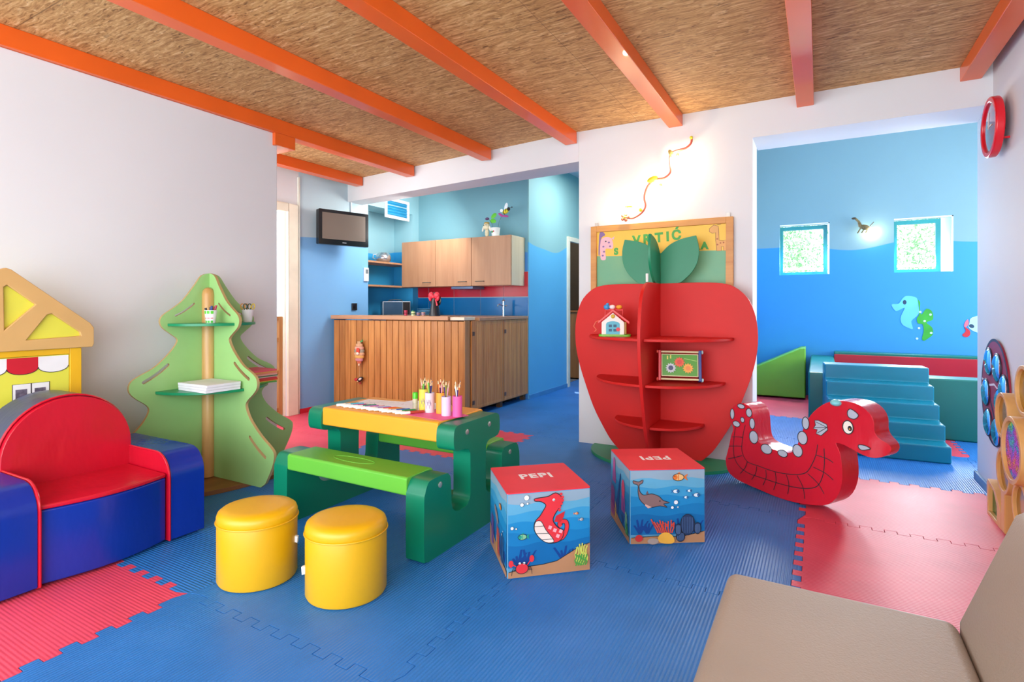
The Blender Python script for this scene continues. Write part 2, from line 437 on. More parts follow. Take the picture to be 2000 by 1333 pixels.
KITB = wave_paint('paint_kitchen_back', '#7aaebc', '#4a90d8', 'x', 1.72, .03, 1.1, 1)
COR = wave_paint('paint_corridor', '#8fc0c4', '#62bbea', 'y', 1.82, .06, 1.4, 2.2)
ALC = wave_paint('paint_alcove', '#789fad', '#2b8fd2', 'x', 1.80, .035, 1.55, 3.6)
# left outer wall (door, television wall, kitchen niche): sections of one plane
mb = MB(); mb.box(-4.75, 3.60, 0, -4.60, 3.738, 2.6, WHITE); mb.box(-4.75, 1.6, 2.10, -4.60, 3.60, 2.6, WHITE); mb.box(-4.75, 1.6, 0, -4.6, 2.6, 2.1, WHITE); struct('wall_far_left_white', mb)
mb = MB(); mb.box(-4.75, 3.738, 0, -4.60, 4.60, 2.9, TVW); mb.box(-4.75, 4.60, 0, -4.60, 4.716, 2.28, TVW); struct('wall_television', mb)
mb = MB()
mb.box(-4.75, 4.60, 2.28, -4.60, 5.64, 2.9, KIT); mb.box(-4.95, 5.52, 0, -4.60, 5.64, 2.28, KIT)
mb.box(-5.05, 4.60, 0, -4.92, 5.64, 2.34, KIT); mb.box(-4.92, 4.60, 2.28, -4.75, 5.52, 2.34, KIT); mb.box(-4.92, 4.60, 0, -4.75, 4.716, 2.28, KIT)
struct('wall_kitchen_left', mb)
mb = MB(); mb.box(-5.05, 5.64, 0, -2.976, 5.76, 2.9, KITB); struct('wall_kitchen_back', mb)
mb = MB(); mb.box(-3.08, 5.76, 0, -2.96, 6.80, 2.9, COR); mb.box(-2.975, 5.64, 0, -2.96, 5.76, 2.9, COR); mb.box(-3.08, 6.80, 2.0, -2.96, 7.52, 2.9, COR); mb.box(-3.08, 7.52, 0, -2.96, 8.4, 2.9, COR); struct('wall_corridor_left', mb)
mb = MB(); mb.box(-3.08, 8.3, 0, -1.1, 8.42, 2.9, COR); struct('wall_corridor_end', mb)
mb = MB(); mb.box(-1.35, 4.37, 0, -1.23, 8.3, 2.9, COR); struct('wall_corridor_right', mb)
mb = MB(); mb.box(-5.05, 4.38, 2.9, -1.1, 8.42, 2.96, WHITE); struct('ceiling_kitchen', mb)
# alcove
ALW = wave_paint('paint_alcove_side', '#789fad', '#2b8fd2', 'y', 1.80, .035, 1.55, 2)
mb = MB(); mb.box(-.98, 4.37, 0, -.86, 7.9, 3.45, ALW); struct('wall_alcove_left', mb)
W1 = (-.431, .108, 1.479, 2.105); W2 = (.748, 1.285, 1.477, 2.095)
mb = MB()
for x0, x1, z0, z1 in ((-.98, W1[0], 0, 3.45), (W1[1], W2[0], 0, 3.45), (W2[1], 2.9, 0, 3.45), (W1[0], W1[1], 0, W1[2]), (W1[0], W1[1], W1[3], 3.45), (W2[0], W2[1], 0, W2[2]), (W2[0], W2[1], W2[3], 3.45)):
    mb.box(x0, 7.6, z0, x1, 7.78, z1, ALC)
struct('wall_alcove_far', mb)
mb = MB(); mb.box(-.98, 4.37, 3.45, 2.9, 7.9, 3.5, WHITE); struct('ceiling_alcove', mb)
# alcove right wall around a large side window, and the wall closing it towards the room
mb = MB()
mb.box(2.8, 4.435, 0, 2.9, 7.6, .7, ALW); mb.box(2.8, 4.435, 2.5, 2.9, 7.6, 3.45, ALW); mb.box(2.8, 4.435, .7, 2.9, 4.7, 2.5, ALW); mb.box(2.8, 7.3, .7, 2.9, 7.6, 2.5, ALW)
struct('wall_alcove_right', mb)
mb = MB(); mb.box(1.02, 4.33, 0, 2.9, 4.435, 3.45, WHITE); struct('wall_alcove_near', mb)
# passage behind the white wall
mb = MB(); mb.box(-4.6, 2.05, 0, -3.70, 2.15, 2.6, WHITE); struct('wall_passage', mb)

# windows of the alcove
GRN = M('#1e8f92', .4); GLASS = NT('clear_glass'); GLASS.base(GLASS.ramp(GLASS.noise(GLASS.pos(), 4), [(0, (.96, 1, .99, 1)), (1, (1, 1, 1, 1))])); GLASS.set(Roughness=.0, IOR=1.05); GLASS.b.inputs['Transmission Weight'].default_value = 1; GLASS = GLASS.m
for k, (x0, x1, z0, z1) in enumerate((W1, W2)):
    mb = MB(); d = (.012, .055)[k]
    fx1 = x1 - (.02 if k == 0 else .10); y0 = 7.66
    mb.prism([(x0, z0), (fx1, z0), (fx1, z1 - .02), (x0, z1 - .02)], y0, y0 + .05, GRN, 'xz', [[(x0 + .035, z0 + .035), (fx1 - .045, z0 + .035), (fx1 - .045, z1 - .065), (x0 + .035, z1 - .065)]])
    f = mb.build('window_%d' % (k + 1), kind='structure')
    mb = MB(); mb.box(x0 + .03, y0 + .02, z0 + .03, fx1 - .04, y0 + .026, z1 - .06, GLASS); mb.build('pane', f)
    # white painted reveal
    mb = MB(); wr = M('#eef6f6', .5)
    mb.box(x0, 7.598, z1 - .012, x1, 7.70, z1, wr); mb.box(x1 - .012, 7.598, z0, x1, 7.70, z1, wr)
    if k: mb.box(fx1, 7.66, z0, x1 - .012, 7.70, z1, wr)
    mb.build('reveal', f)

# beams
ORA = M('#e8621a', .35, .05, 3, coat=.2)
def beam(x, y0, y1, z0, label):
    mb = MB(); mb.box(x - .1, y0, z0, x, y1, 2.5, ORA); mb.build('ceiling_beam', label=label, cat='beam', bevel=.004, seg=2, group='orange ceiling beams')
beam(-4.33, 2.2, 4.36, 2.405, 'short orange ceiling beam above the television wall')
beam(-3.53, -1.6, 4.26, 2.395, 'orange ceiling beam lying along the top of the long white wall')
beam(-2.545, -1.6, 4.13, 2.40, 'orange ceiling beam ending above the wall cabinets, next to the one on the white wall')
beam(-1.70, -1.6, 4.07, 2.405, 'orange ceiling beam ending at the left edge of the pillar')
beam(-.87, -1.6, 4.08, 2.415, 'orange ceiling beam ending above the string of wall lamps')
beam(-.03, -1.6, 4.08, 2.415, 'orange ceiling beam ending above the two alcove windows')
beam(.82, -1.6, 4.08, 2.415, 'orange ceiling beam beside the right wall above the clock')
mb = MB(); mb.box(-4.2, 2.66, 2.30, -3.53, 2.84, 2.395, ORA); mb.build('beam_bracket', label='short orange crosspiece under a beam at the end of the white wall', cat='beam', bevel=.004, seg=2)

# baseboards
mb = MB(); mb.box(-4.6, 3.738, 0, -4.585, 4.17, .045, M('#c9203a', .5)); struct('baseboard_television_wall', mb)
mb = MB(); mb.box(-2.96, 5.64, 0, -2.945, 6.74, .05, M('#4d93c8', .5)); struct('baseboard_corridor', mb)
mb = MB(); mb.box(.855, 3.3, 0, .87, 4.45, .05, M('#5f86ad', .4)); mb.box(.855, 4.435, 0, 1.02, 4.45, .05, M('#5f86ad', .4)); struct('baseboard_right', mb)
mb = MB(); mb.box(-4.6, 3.725, .0, -4.585, 3.745, 2.4, M('#d9dcd0', .5)); struct('trim_1', mb)
mb = MB(); mb.tube([(-4.588, 4.44, 1.80), (-4.588, 4.44, 2.41)], .008, M('#e8eef2', .5)); struct('trim_2', mb)

# doors
CRM = M('#e9e4cf', .5)
mb = MB(); mb.box(-4.62, 3.60, 0, -4.575, 3.715, 2.11, CRM); mb.box(-4.62, 2.6, 2.03, -4.575, 3.6, 2.11, CRM); mb.box(-4.70, 3.585, 0, -4.62, 3.605, 2.03, CRM)
d1 = struct('door_1', mb, bevel=.004, seg=2)
mb = MB(); mb.box(-5.6, 2.3, 0, -5.5, 4.6, 2.8, M('#f4f4ea', .6)); struct('wall_side_room', mb)
light('side_room_light', 'POINT', (-5.1, 3.1, 2.0), 14, (1, .98, .9), radius=.2)
mb = MB(); mb.box(-2.975, 6.735, 0, -2.935, 6.80, 2.03, CRM); mb.box(-2.975, 6.80, 1.97, -2.935, 7.52, 2.03, CRM); mb.box(-2.975, 7.52, 0, -2.935, 7.58, 2.03, CRM); mb.box(-3.08, 6.8, 0, -2.975, 6.812, 2.0, CRM)
mb.box(-3.08, 7.508, 0, -2.975, 7.52, 2.0, M('#b9a98c', .5))
struct('door_2', mb, bevel=.003, seg=2)
mb = MB(); mb.box(-3.9, 7.9, 0, -3.85, 8.0, 2.6, M('#5c4a38', .7)); mb.box(-4.2, 6.2, 0, -4.1, 8.4, 2.6, M('#5c4a38', .7)); mb.box(-4.2, 8.3, 0, -3.08, 8.4, 2.6, M('#5c4a38', .7)); struct('wall_back_room', mb)
# wooden wardrobe seen through the corridor door
SLAT = wood('#a0662e', '#c98f4e', 'z', 22, .4, .076, 'x')
mb = MB(); mb.box(-3.75, 7.65, 0, -3.15, 8.25, 1.0, wood('#9c6230', '#bd8144', 'z', 18)); o = mb.build('wooden_cabinet', label='low brown wooden cabinet seen through the corridor door', cat='cabinet', bevel=.005)
mb = MB(); mb.box(-3.77, 7.63, 1.0, -3.13, 8.27, 1.02, wood('#a86c38', '#c98e52', 'x', 18)); mb.build('cabinet_top', o)
# lattice gate in the left door
GW = wood('#a5713c', '#cb9a5e', 'z', 16)
g = thing('wooden_gate', 'brown wooden lattice gate standing in the white framed doorway on the left', 'gate', (-4.66, 3.2, 0))
for y in (-.3, .34):
    mb = MB(); mb.box(-.02, y, .01, .02, y + .042, .99, GW); mb.build('post', g, bevel=.003)
for z in (.05, .42, .74, .95):
    mb = MB(); mb.box(-.015, -.257, z, .015, .339, z + .04, GW); mb.build('rail', g, bevel=.002)
for k in range(9):
    mb = MB(); mb.box(-.008, -.23 + k * .066, .06, .008, -.205 + k * .066, .97, GW); mb.build('slat', g, bevel=.002)

# ================================================================== KITCHEN
BEE = wood('#ab7c5b', '#bd906d', 'z', 14, .4)
BEEX = wood('#b3845f', '#c49671', 'x', 14, .4)
SLY = wood('#c87e3e', '#e6a864', 'z', 22, .4, .05, 'y')
# bar: front slats run from (-4.6,4.16) to (-2.95,4.33)
bx0, by0, bx1, by1 = -4.565, 4.165, -2.965, 4.33
ba = math.atan2(by1 - by0, bx1 - bx0); bl = math.hypot(bx1 - bx0, by1 - by0)
bar = thing('kitchen_bar', 'wooden kitchen bar faced with upright brown slats, toys hanging on its front', 'bar counter', (bx0, by0, 0), ba)
mb = MB(); mb.box(0.01, .012, .02, bl - .01, .05, .93, M('#5b3a1e', .7)); mb.build('back_panel', bar)
nsl = 21; ps = bl / nsl
mb = MB()
for k in range(nsl): mb.box(k * ps + .0025, 0, .012, (k + 1) * ps - .0025, .014, .945, wood('#ab6c30', '#d69852', 'z', 22, .38, ps, 'x'))
mb.build('slat_facing', bar, bevel=.003, seg=2)
mb = MB(); mb.box(-.012, -.035, .955, bl - .17, .215, .995, BEEX); mb.build('bar_top', bar, bevel=.004, seg=2)
mb = MB(); mb.box(bl - .165, -.005, .955, bl - .005, .22, .985, M('#e8dcc2', .4)); mb.build('end_worktop', bar, bevel=.004, seg=2)
mb = MB(); mb.box(bl - .013, .0, .012, bl, .10, .95, wood('#a9713a', '#c8935a', 'z', 20)); mb.build('corner_post', bar, bevel=.003)
# cabinet run along the corridor side, two doors
cr = thing('base_cabinet', 'slatted wooden base cabinet with two doors, side facing the corridor', 'cabinet', (-2.965, 4.44, 0))
mb = MB(); mb.box(-.55, 0, .06, -.02, 1.19, .93, M('#7d5228', .6)); mb.build('carcass', cr)
for k, (y0, y1) in enumerate(((.01, .62), (.63, 1.19))):
    mb = MB(); q = int((y1 - y0) / .05); st = (y1 - y0 - .08) / q
    for i in range(q): mb.box(-.018, y0 + .04 + i * st + .0015, .08, -.004, y0 + .04 + (i + 1) * st - .0015, .92, SLY)
    d = mb.build('door', cr, bevel=.002, seg=2)
    mb = MB()
    for b in ((-.02, y0, .07, .0, y0 + .04, .945), (-.02, y1 - .04, .07, .0, y1, .945), (-.02, y0 + .04, .07, -.002, y1 - .04, .10), (-.02, y0 + .04, .905, -.002, y1 - .04, .945)): mb.box(*b, SLY)
    mb.build('door_frame', d, bevel=.002, seg=2)
    for zz in (.12, .80):
        mb = MB(); mb.box(0, y0 + .005, zz, .004, y0 + .045, zz + .04, M('#7b5c49', .4, metal=.4)); mb.build('hinge', d)
for y in (.03, .6, 1.13):
    mb = MB(); mb.box(-.08, y, 0, -.03, y + .05, .06, M('#6b4a2c', .6)); mb.build('foot', cr)
mb = MB(); mb.box(-1.6, 4.98 - 4.44, .02, -.56, 5.64 - 4.44, .93, M('#7d5228', .6)); mb.build('back_carcass', cr)
mb = MB(); mb.prism([(-2.955, 4.57), (-2.955, 5.62), (-4.59, 5.62), (-4.59, 5.0), (-3.5, 5.0), (-3.5, 4.57)], .9465, .975, BEEX, 'xy')
mb.build('worktop', label='beige worktop on the slatted cabinets below the tiles', cat='worktop', bevel=.003, seg=2)
# tiles
TB = M('#0d6fb4', .15, .08, 3); TR = M('#c01f30', .15, .06, 3); GRO = M('#9fb8c6', .6)
mb = MB(); mb.box(-4.599, 5.628, .976, -2.962, 5.639, 1.50, GRO)
xs = [-4.6 + .0, -4.42, -4.02, -3.62, -3.29, -2.962]
for a, b in zip(xs, xs[1:]):
    mb.box(a + .003, 5.622, .98, b - .003, 5.63, 1.195, TB); mb.box(a + .003, 5.622, 1.205, b - .003, 5.63, 1.495, TR)
struct('trim_3', mb, bevel=.001, seg=1)
# wall cabinets, three lift-away units
def wallcab(x0, x1, hx, label, endpanel=False):
    t = thing('wall_cabinet', label, 'cabinet', (x0, 5.638, 1.33), 0, 'beech wall cabinets over the tiles'); wd = x1 - x0
    mb = MB(); mb.box(0, -.315, 0, wd, 0, .565, wood('#d9c19a', '#e8d6b4', 'z', 10, .35) if endpanel else BEE); mb.build('carcass', t, bevel=.001, seg=1)
    mb = MB(); mb.box(.002, -.335, .0, wd - .002, -.316, .565, BEE); d = mb.build('door', t, bevel=.002, seg=2)
    mb = MB(); mb.tube([(hx - .06, -.336, .05), (hx - .055, -.352, .05), (hx + .055, -.352, .05), (hx + .06, -.336, .05)], .005, M('#8f8a80', .3, metal=.9)); mb.build('handle', d)
wallcab(-4.598, -4.07, .40, 'left beech wall cabinet next to the shelf niche')
wallcab(-4.068, -3.545, .40, 'middle beech wall cabinet with the handle at lower right')
wallcab(-3.543, -3.01, .12, 'right beech wall cabinet with pale end panel and the flower pot on top', True)
mb = MB(); mb.box(-3.86, 5.34, 1.295, -3.55, 5.6, 1.328, M('#6f7f9c', .35, metal=.5)); mb.build('extractor_hood', label='flat grey hood strip under the middle wall cabinet', cat='hood', bevel=.004)
# niche shelves
for z, l in ((1.61, 'upper thin beech shelf in the blue niche, holding a silver pot'), (1.325, 'lower thin beech shelf in the blue niche')):
    mb = MB(); mb.box(-4.918, 4.717, z, -4.60, 5.52, z + .022, BEE); mb.build('niche_shelf', label=l, cat='shelf', bevel=.002)
mb = MB(); mb.lathe([(0, 0), (.06, 0), (.09, .025), (.098, .06), (.085, .1), (.06, .118), (.058, .122), (.055, .12), (.0, .12)], M('#c9ccd2', .22, metal=.85), n=28)
t = mb.build('silver_pot', label='round silver pot on the upper shelf of the niche', cat='pot', loc=(-4.72, 5.10, 1.632))
mb = MB(); mb.tube([(-.09, -.02, .04), (-.115, -.06, .06), (-.10, -.07, .10), (-.07, -.04, .105)], .007, M('#e9eef2', .3)); mb.build('handle', t)
# vent
VF = M('#eef1f3', .4)
v = thing('vent_panel', 'white framed square vent with blue slats high above the niche', 'vent', (-4.60, 5.21, 2.30))
mb = MB()
for b in ((0, -.22, -.125, .02, .22, -.09), (0, -.22, .09, .02, .22, .125), (0, -.22, -.09, .02, -.185, .09), (0, .185, -.09, .02, .22, .09)): mb.box(*b, VF)
mb.build('frame', v, bevel=.003)
mb = MB(); mb.box(0.001, -.185, -.09, .006, .185, .09, M('#1b86b8', .4))
for k in range(5):
    z = -.075 + k * .035; mb.box(.006, -.185, z, .014, .185, z + .012, M('#3d9cc8', .35) if k != 3 else M('#9cc4d4', .35))
mb.build('louvre', v)
mb = MB(); mb.tube([(-4.592, 4.63, 2.345), (-4.592, 4.99, 2.36)], .008, VF); mb.build('cable_duct', label='thin white cable duct running to the vent from the left', cat='cable duct')
mb = MB(); mb.box(-4.45, 5.1, 2.86, -3.95, 5.5, 2.898, M('#e9e6da', .5)); mb.build('ceiling_lamp', label='flat cream ceiling lamp half hidden behind the kitchen header', cat='lamp')
# microwave
t = thing('microwave', 'silver microwave oven on the worktop inside the niche corner', 'microwave', (-4.52, 5.12, .976), R(50))
mb = MB(); mb.box(-.17, .0, .0, .17, .2, .175, M('#9aa0a6', .3, metal=.8)); mb.build('body', t, bevel=.006)
mb = MB(); mb.box(-.16, -.012, .012, .07, 0, .165, M('#2b4a66', .15)); mb.build('door', t, bevel=.003)
mb = MB(); mb.box(.075, -.012, .012, .16, 0, .165, M('#15171a', .25)); mb.build('control_panel', t, bevel=.003)
mb = MB(); mb.tube([(-.09, .1, .175), (-.07, .1, .19), (0, .1, .195), (.07, .1, .19), (.09, .1, .175)], .006, M('#222428', .4)); mb.build('grip', t)
# plates stack behind the bar
PL = M('#6fb4d8', .2)
for k in range(5):
    mb = MB(); mb.lathe([(0, 0), (.06, 0), (.105, .012), (.105, .015), (.06, .005), (0, .005)], PL, n=28)
    mb.build('plate', label='pale blue plate, %s of the stack on the worktop behind the bar' % ['lowest', 'second from the bottom', 'middle one', 'second from the top', 'topmost'][k], cat='plate', loc=(-4.28, 5.38, .976 + k * .017), group='stacked plates')
# mugs on the bar
for (x, y, h, r, c1, c2, l) in ((-3.70, 4.33, .055, .018, '#b8284a', '#8c2038', 'small dark red tumbler on the bar, leftmost beside the black vase'), (-3.63, 4.36, .05, .016, '#4f9a48', '#2e5b33', 'small green cup on the bar behind the patterned tin'),
                          (-3.59, 4.315, .04, .022, '#d8dfb0', '#5c7a3c', 'small cream and green patterned tin on the bar'), (-3.535, 4.33, .038, .02, '#5a648a', '#a8706a', 'small grey and pink cup on the bar'), (-3.48, 4.34, .036, .02, '#b58d80', '#7e6da0', 'small brownish cup on the bar next to the black vase')):
    mb = MB(); mb.lathe([(0, 0), (r * .9, 0), (r, h), (r * .92, h), (r * .82, .004), (0, .004)], M(c1, .4), n=20)
    o = mb.build('cup', label=l, cat='cup', loc=(x, y, .996))
    mb = MB(); mb.lathe([(r * .94, h * .35), (r * 1.02, h * .38), (r * 1.03, h * .6), (r * .98, h * .62)], M(c2, .4), n=20); mb.build('band', o)
# black vase with red bows
t = thing('black_vase', 'tall black cone vase with a red ribbon bow on the bar end', 'vase', (-3.36, 4.37, .996))
BK = M('#24242a', .22)
mb = MB(); mb.lathe([(0, 0), (.056, 0), (.05, .05), (.035, .13), (.018, .2), (.010, .235), (0, .24)], BK, n=28); mb.build('body', t)
mb = MB(); mb.ell((.035, .015, .155), (.035, .008, .055), M('#1b1517', .3)); mb.ell((-.04, .015, .15), (.03, .008, .045), M('#1b1517', .3)); mb.build('back_leaf', t)
RB = M('#e5354a', .45, .2, 60)
for sx_ in (-1, 1):
    mb = MB(); ro = Matrix.Rotation(sx_ * .35, 3, 'Y'); mb.ell((sx_ * .034, -.012, .205), (.032, .02, .035), RB, rot=ro); mb.ell((sx_ * .05, -.012, .175), (.016, .014, .03), RB, rot=ro); mb.build('bow_loop', t)
mb = MB(); mb.ell((0, -.022, .19), (.014, .012, .016), RB); mb.build('bow_knot', t)
mb = MB(); mb.prism([(.012, .18), (.03, .16), (.052, .105), (.035, .10), (.01, .17)], -.02, -.012, RB, 'xz'); mb.build('ribbon_tail', t)
# tap
t = thing('kitchen_tap', 'slim chrome tap standing in front of the blue tiles', 'tap', (-3.22, 5.50, .975)); CH = M('#d9dde2', .15, metal=.95)
mb = MB(); mb.tube([(0, 0, 0), (0, 0, .17)], .018, CH, 14); mb.ell((0, 0, .175), (.02, .02, .018), CH); mb.build('body', t)
mb = MB(); mb.tube([(0, 0, .12), (.0, -.09, .135), (0, -.13, .13), (0, -.135, .115)], .009, CH, 10); mb.build('spout', t)
mb = MB(); mb.tube([(.015, 0, .12), (.05, 0, .125)], .006, CH); mb.build('lever', t)
# flower pot with figures on the right cabinet
t = thing('toy_bucket', 'white bucket with a green motif on top of the right wall cabinet', 'bucket', (-3.27, 5.40, 1.896))
mb = MB(); mb.lathe([(0, 0), (.042, 0), (.055, .10), (.058, .104), (.052, .1), (.04, .006), (0, .006)], M('#f4f6f4', .4), n=24); mb.build('pail', t)
mb = MB(); mb.flat(circ(-.015, .055, .012), -.052, M('#3c9a4c'), 'xz'); mb.flat(circ(.004, .06, .009), -.0525, M('#c83a4a'), 'xz'); mb.build('motif', t)
t2 = thing('plush_sheep', 'small cream plush sheep with drooping ears leaning on the white bucket', 'plush toy', (-3.378, 5.385, 1.896)); CRP = M('#f0e2bd', .8, .15, 30, .3, 120)
mb = MB(); mb.ell((0, 0, .05), (.025, .025, .05), CRP); mb.build('body', t2)
mb = MB(); mb.ell((0, -.01, .125), (.042, .036, .042), CRP); h = mb.build('head', t2)
mb = MB(); mb.ell((-.015, -.046, .135), .005, M('#20201c')); mb.ell((.014, -.046, .138), .005, M('#20201c')); mb.build('eye', h)
for s_ in (-1, 1):
    mb = MB(); mb.ell((s_ * .047, -.01, .10), (.012, .01, .035), M('#f5efe0', .8), rot=Matrix.Rotation(s_ * -.3, 3, 'Y')); mb.build('ear', h)
mb = MB(); mb.ell((0, -.004, .165), (.035, .03, .014), M('#c9a24c', .8)); mb.build('hair', h)
def wire_pick(loc, top, label, kind):
    t = thing(kind, label, 'garden pick', loc); mb = MB(); mb.tube([(0, 0, -.04), (top[0] * .4, top[1], top[2] * .5), top], .0018, M('#5e6a5a', .4, metal=.5), 6); mb.build('wire', t); return t, Vector(top)
t, q = wire_pick((-3.29, 5.40, 1.99), (-.075, 0, .125), 'green butterfly with a purple head on a wire above the bucket', 'butterfly_pick')
mb = MB(); mb.ell(q + Vector((-.02, 0, 0)), (.028, .013, .016), M('#5b3a66', .5)); mb.build('body', t)
for a, b in ((.07, .028), (.06, -.032)):
    mb = MB(); mb.ell(q + Vector((a, .003, b)), (.042, .004, .026), M('#5cc11f', .4), rot=Matrix.Rotation(-.6 if b > 0 else .2, 3, 'Y')); mb.build('wing', t)
t, q = wire_pick((-3.25, 5.40, 1.99), (.07, 0, .155), 'black and yellow bee with white wings on a wire above the bucket', 'bee_pick')
mb = MB(); mb.ell(q + Vector((.045, 0, .035)), (.042, .026, .026), M('#e3cf2a', .6), rot=Matrix.Rotation(-.4, 3, 'Y')); b_ = mb.build('body', t)
mb = MB(); mb.ell(q + Vector((.03, -.001, .03)), (.009, .029, .029), M('#24221c')); mb.ell(q + Vector((.055, -.001, .042)), (.007, .028, .028), M('#24221c')); mb.build('stripes', b_)
mb = MB(); mb.ell(q + Vector((.09, -.01, .058)), (.02, .018, .02), M('#1e1e22')); mb.build('head', t)
mb = MB(); mb.ell(q + Vector((.05, 0, .09)), (.022, .005, .045), M('#f2f6fa', .5), rot=Matrix.Rotation(.25, 3, 'Y')); mb.ell(q + Vector((-.01, 0, .05)), (.02, .005, .02), M('#f2f6fa', .5)); mb.build('wing', t)
mb = MB(); mb.ell(q + Vector((-.02, 0, -.0)), (.04, .008, .014), M('#b43a8e', .5), rot=Matrix.Rotation(.6, 3, 'Y')); mb.ell(q + Vector((.045, 0, -.018)), (.04, .008, .012), M('#b43a8e', .5), rot=Matrix.Rotation(.2, 3, 'Y')); mb.build('petal', t)
mb = MB(); mb.tube([tuple(q + Vector((.105, -.01, .07))), tuple(q + Vector((.13, -.01, .075)))], .002, M('#1e1e22'), 6); mb.ell(q + Vector((.134, -.01, .075)), .008, M('#1e1e22')); mb.build('antenna', t)
# hanging toy on the bar front
fx = lambda x: by0 + (x - bx0) * (by1 - by0) / (bx1 - bx0)
t = thing('hanging_beehive', 'knitted striped beehive toy hanging on the slatted bar front', 'hanging toy', (-4.19, fx(-4.19) - .035, .62))
mb = MB()
zc = [(-.11, .028, '#cf6a4a'), (-.085, .05, '#c98a94'), (-.055, .062, '#e0b060'), (-.025, .068, '#d8ab84'), (.005, .068, '#9f9a86'), (.035, .06, '#d9a590'), (.065, .046, '#cfa47e'), (.09, .028, '#c9a27a')]
for z, r, c in zc: mb.lathe([(r * .9, z - .016), (r, z - .008), (r, z + .006), (r * .9, z + .014)], M(c, .85, .1, 60, .4, 150), n=20, sy=.5)
mb.ell((0, 0, -.01), (.055, .025, .1), M('#c08a66', .9))
mb.build('hive', t)
mb = MB(); mb.ell((.015, -.036, .01), (.024, .008, .03), M('#dd4a38', .7)); mb.ell((.015, -.042, -.02), (.018, .006, .014), M('#f2e6d2', .7)); mb.build('patch', t)
mb = MB(); mb.prism([(.01, .10), (.05, .125), (.055, .105), (.03, .095)], -.01, .0, M('#4f9a54', .7), 'xz'); mb.build('leaf', t)
mb = MB(); mb.ell((.0, -.005, -.14), (.011, .009, .016), M('#f0cfae', .8)); mb.tube([(0, 0, -.15), (.002, 0, -.265)], .002, M('#d9b38a'), 6); mb.build('cord', t)
t = thing('hanging_bee', 'small black and white bee toy dangling below the knitted beehive', 'hanging toy', (-4.185, fx(-4.185) - .03, .325))
mb = MB(); ro = Matrix.Rotation(-.5, 3, 'Y'); mb.ell((0, 0, 0), (.045, .022, .022), M('#1c1a1c', .6), rot=ro); mb.build('body', t)
mb = MB(); mb.ell((.015, -.016, .006), (.022, .01, .012), M('#f2eee6', .7), rot=ro); mb.ell((-.02, -.012, -.02), (.016, .012, .006), M('#f0dfa0', .7), rot=ro); mb.build('stripe', t)
mb = MB(); mb.ell((-.055, 0, -.005), (.026, .01, .018), M('#c8303a', .7)); mb.ell((.0, 0, -.04), (.012, .01, .01), M('#a83030', .7)); mb.build('wing', t)
# television
t = thing('television', 'small flat black television mounted on the blue wall', 'television', (-4.42, 4.162, 1.918), R(16.5) * -1)
# local y runs along the wall, +x faces the room
mb = MB(); mb.prism(rrect(-.2825, -.182, .2825, .182, .012), -.03, .03, M('#111114', .18), 'yz'); mb.build('casing', t, bevel=.006)
mb = MB(); mb.box(.0302, -.245, -.125, .0315, .245, .15, M('#6c6158', .25, .1, 1.2)); mb.build('screen', t)
mb = MB(); mb.box(.03, -.022, -.158, .0325, .022, -.150, M('#b9bcc2', .3, metal=.6)); mb.build('badge', t)
mb = MB(); mb.box(-.14, -.05, -.08, -.03, .12, .08, M('#1c1c20', .5)); mb.build('wall_bracket', t)
mb = MB(); mb.box(-4.6, 4.455, 1.045, -4.585, 4.53, 1.125, M('#1a1c20', .4)); o = mb.build('power_socket', label='black power socket on the blue wall left of the bar', cat='socket', bevel=.004)
mb = MB(); mb.lathe([(0, 0), (.022, 0), (.022, .004), (0, .004)], M('#0c0c0e', .3), n=20); mb.build('socket_face', o, loc=(-4.585, 4.4925, 1.085), rot=(0, R(90), 0))
t = thing('thermostat', 'white wall thermostat at the edge of the niche', 'thermostat', (-4.6, 4.675, 1.44))
mb = MB(); mb.box(0, -.035, -.06, .02, .035, .10, M('#eceef0', .4)); mb.build('housing', t, bevel=.006)
mb = MB(); mb.box(.02, -.018, .03, .0215, .022, .08, M('#70808a', .3)); mb.build('display', t)

# ================================================================== TREE SHELF
TG = M('#9acb80', .42, .03); TGE = M('#b9a06c', .5); DG = M('#0f8f5f', .35)
half = [(0, 1.303), (.055, 1.288), (.1, 1.225), (.165, 1.138), (.222, 1.088), (.283, 1.045), (.303, 1.008), (.287, .967), (.235, .925), (.203, .893), (.226, .845), (.28, .785), (.34, .735), (.425, .693), (.463, .66), (.465, .612), (.43, .57), (.385, .535), (.362, .503), (.375, .46), (.415, .405), (.5, .33), (.59, .27), (.617, .232), (.6, .16), (.54, .055)]
hs = smooth(half, 3, False); hs = [q for q in hs if q[1] > .028] + [(.50, .028)]
t = thing('tree_shelf', 'pale green fir tree shaped shelf with crossed panels and brown round foot', 'shelf unit', (-3.36, 2.057, 0))
SL = [((.105, 1.112), (.215, 1.04), .006), ((.26, .748), (.392, .66), .010), ((.402, .314), (.54, .212), .010)]
def slots(sgn): return [slot((sgn * a[0], a[1]), (sgn * b[0], b[1]), r, -.012 * sgn) for a, b, r in SL]
mb = MB(); poly = hs + [(-a, b) for a, b in hs[::-1]]
poly = [q for k, q in enumerate(poly) if k == 0 or (Vector(q) - Vector(poly[k-1])).length > 1e-4]
mb.prism(poly[:-1] if (Vector(poly[0]) - Vector(poly[-1])).length < 1e-4 else poly, -.009, .009, TG, 'yz', slots(1) + slots(-1), TGE); mb.build('wide_panel', t)
mb = MB(); pp = [(.009, 1.303)] + hs[1:] + [(.009, .028)]
mb.prism(pp, -.009, .009, TG, 'xz', slots(1), TGE); mb.build('front_panel', t, rot=(0, 0, R(1)))
PW = wood('#b98a4e', '#d9b072', 'z', 14, .35)
